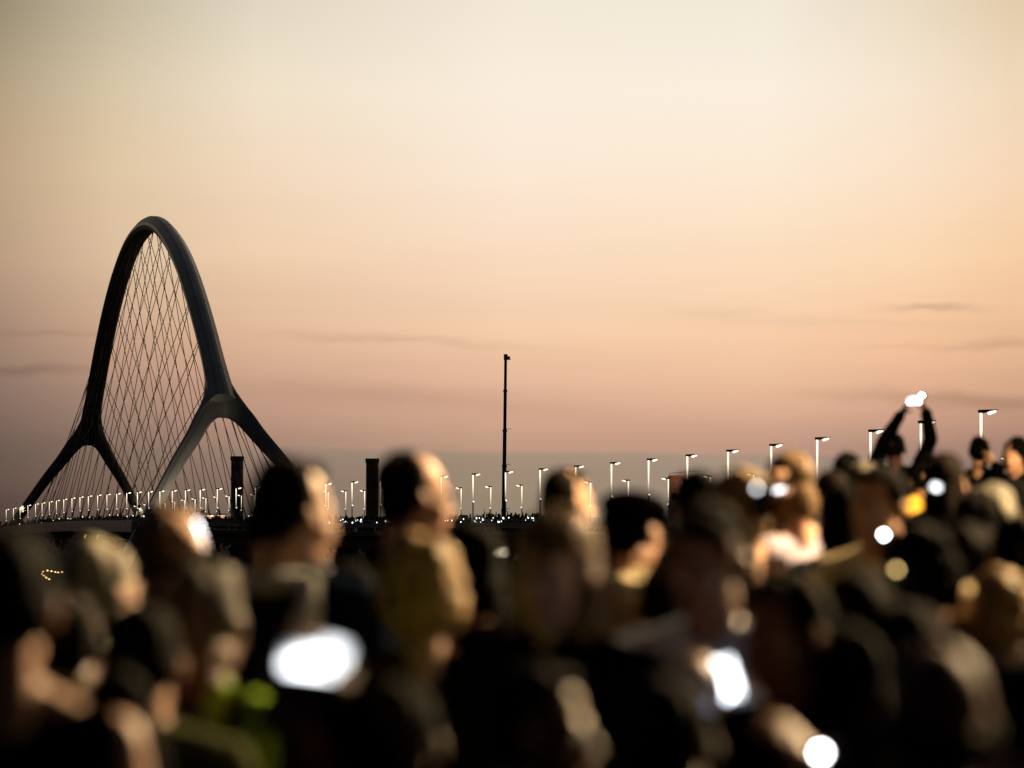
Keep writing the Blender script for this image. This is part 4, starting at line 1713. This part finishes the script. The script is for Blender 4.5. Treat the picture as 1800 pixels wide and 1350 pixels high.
phone('dim round yellowish light right of the cream collar', 1575, 1001, 10.4, .06, .10, flash=.0050, strength=9.0, col=(1, .68, .25), **LED)
phone('dim grey round light at the left of the big dark head', 437, 916, 14.0, .06, .10, flash=.0055, strength=2.4, col=(.95, .85, .8), **LED)
phone('thin pale phone edge glinting above the black haired person', 872, 973, 21.0, .105, .022, 0, -10, -8, strength=3.2, col=(1, .88, .68))
phone('left of the two small phone lights beside the blond rimmed woman', 1330, 858, 11.2, .06, .10, flash=.0055, strength=7.5, **LED)
phone('right of the two small phone lights beside the blond rimmed woman', 1370, 861, 16.0, .045, .022, 0, 0, -10, strength=7.0)
phone('phone light on the face of the woman with long grey blond hair', 1645, 856, 15.5, .034, .030, 0, 0, 20, strength=6.0)
phone('slanting phone screen at the chest of the fair haired person at right', 1722, 966, 13.5, .014, .034, 20, -10, 20, strength=6.0)
phone('faint half hidden phone light right of the flat cap', 1154, 930, 13.5, .05, .09, flash=.008, strength=4.0, col=(1, .9, .85), **LED)

phone('faint warm phone glint left of the cream collar', 1449, 872, 17.0, .05, .09, flash=.005, strength=3.5, col=(1, .8, .6), **LED)
phone('small cool phone glint right of the yellow coat', 1684, 955, 15.0, .05, .09, flash=.0045, strength=6.0, col=(.8, .9, 1), **LED)
phone('pale phone glint beside the pale cap', 1772, 985, 13.0, .05, .09, flash=.005, strength=5.0, col=(1, .92, .8), **LED)

# ------------------------------------------------------------------ lamps beside the crowd (outside the right edge of the frame)
m_glow = mat('near_lamp_bowl', (.8, .78, .7), .3, emit=(1, .72, .36), strength=14.0)
for i, (x, y, e_, lab) in enumerate(((9.6, 10.0, 600, 'nearest street lamp at the right of the crowd'), (8.8, 18.0, 38000, 'middle street lamp at the right of the crowd'), (13.0, 46.0, 9000, 'farther street lamp at the right of the crowd'))):
    o = copy_tree(proto)
    o.location = E((x, y, ground_z(x, y)))
    o.rotation_euler = (0, 0, math.pi)
    tag(o, lab, 'street lamp', 'street lamps beside the crowd')
    ld = bpy.data.lights.new('lamp_light', 'SPOT')
    ld.energy = e_
    o.scale = (1.35, 1.35, 1.35)
    ld.color = (1, .70, .36)
    ld.spot_size = R(150)
    ld.spot_blend = .5
    ld.shadow_soft_size = .12
    lo = bpy.data.objects.new('lamp_light', ld)
    COL.objects.link(lo)
    lo.parent = o
    lo.location = (.5, 0, 5.48)
    lo.rotation_euler = (0, R(-50), 0)
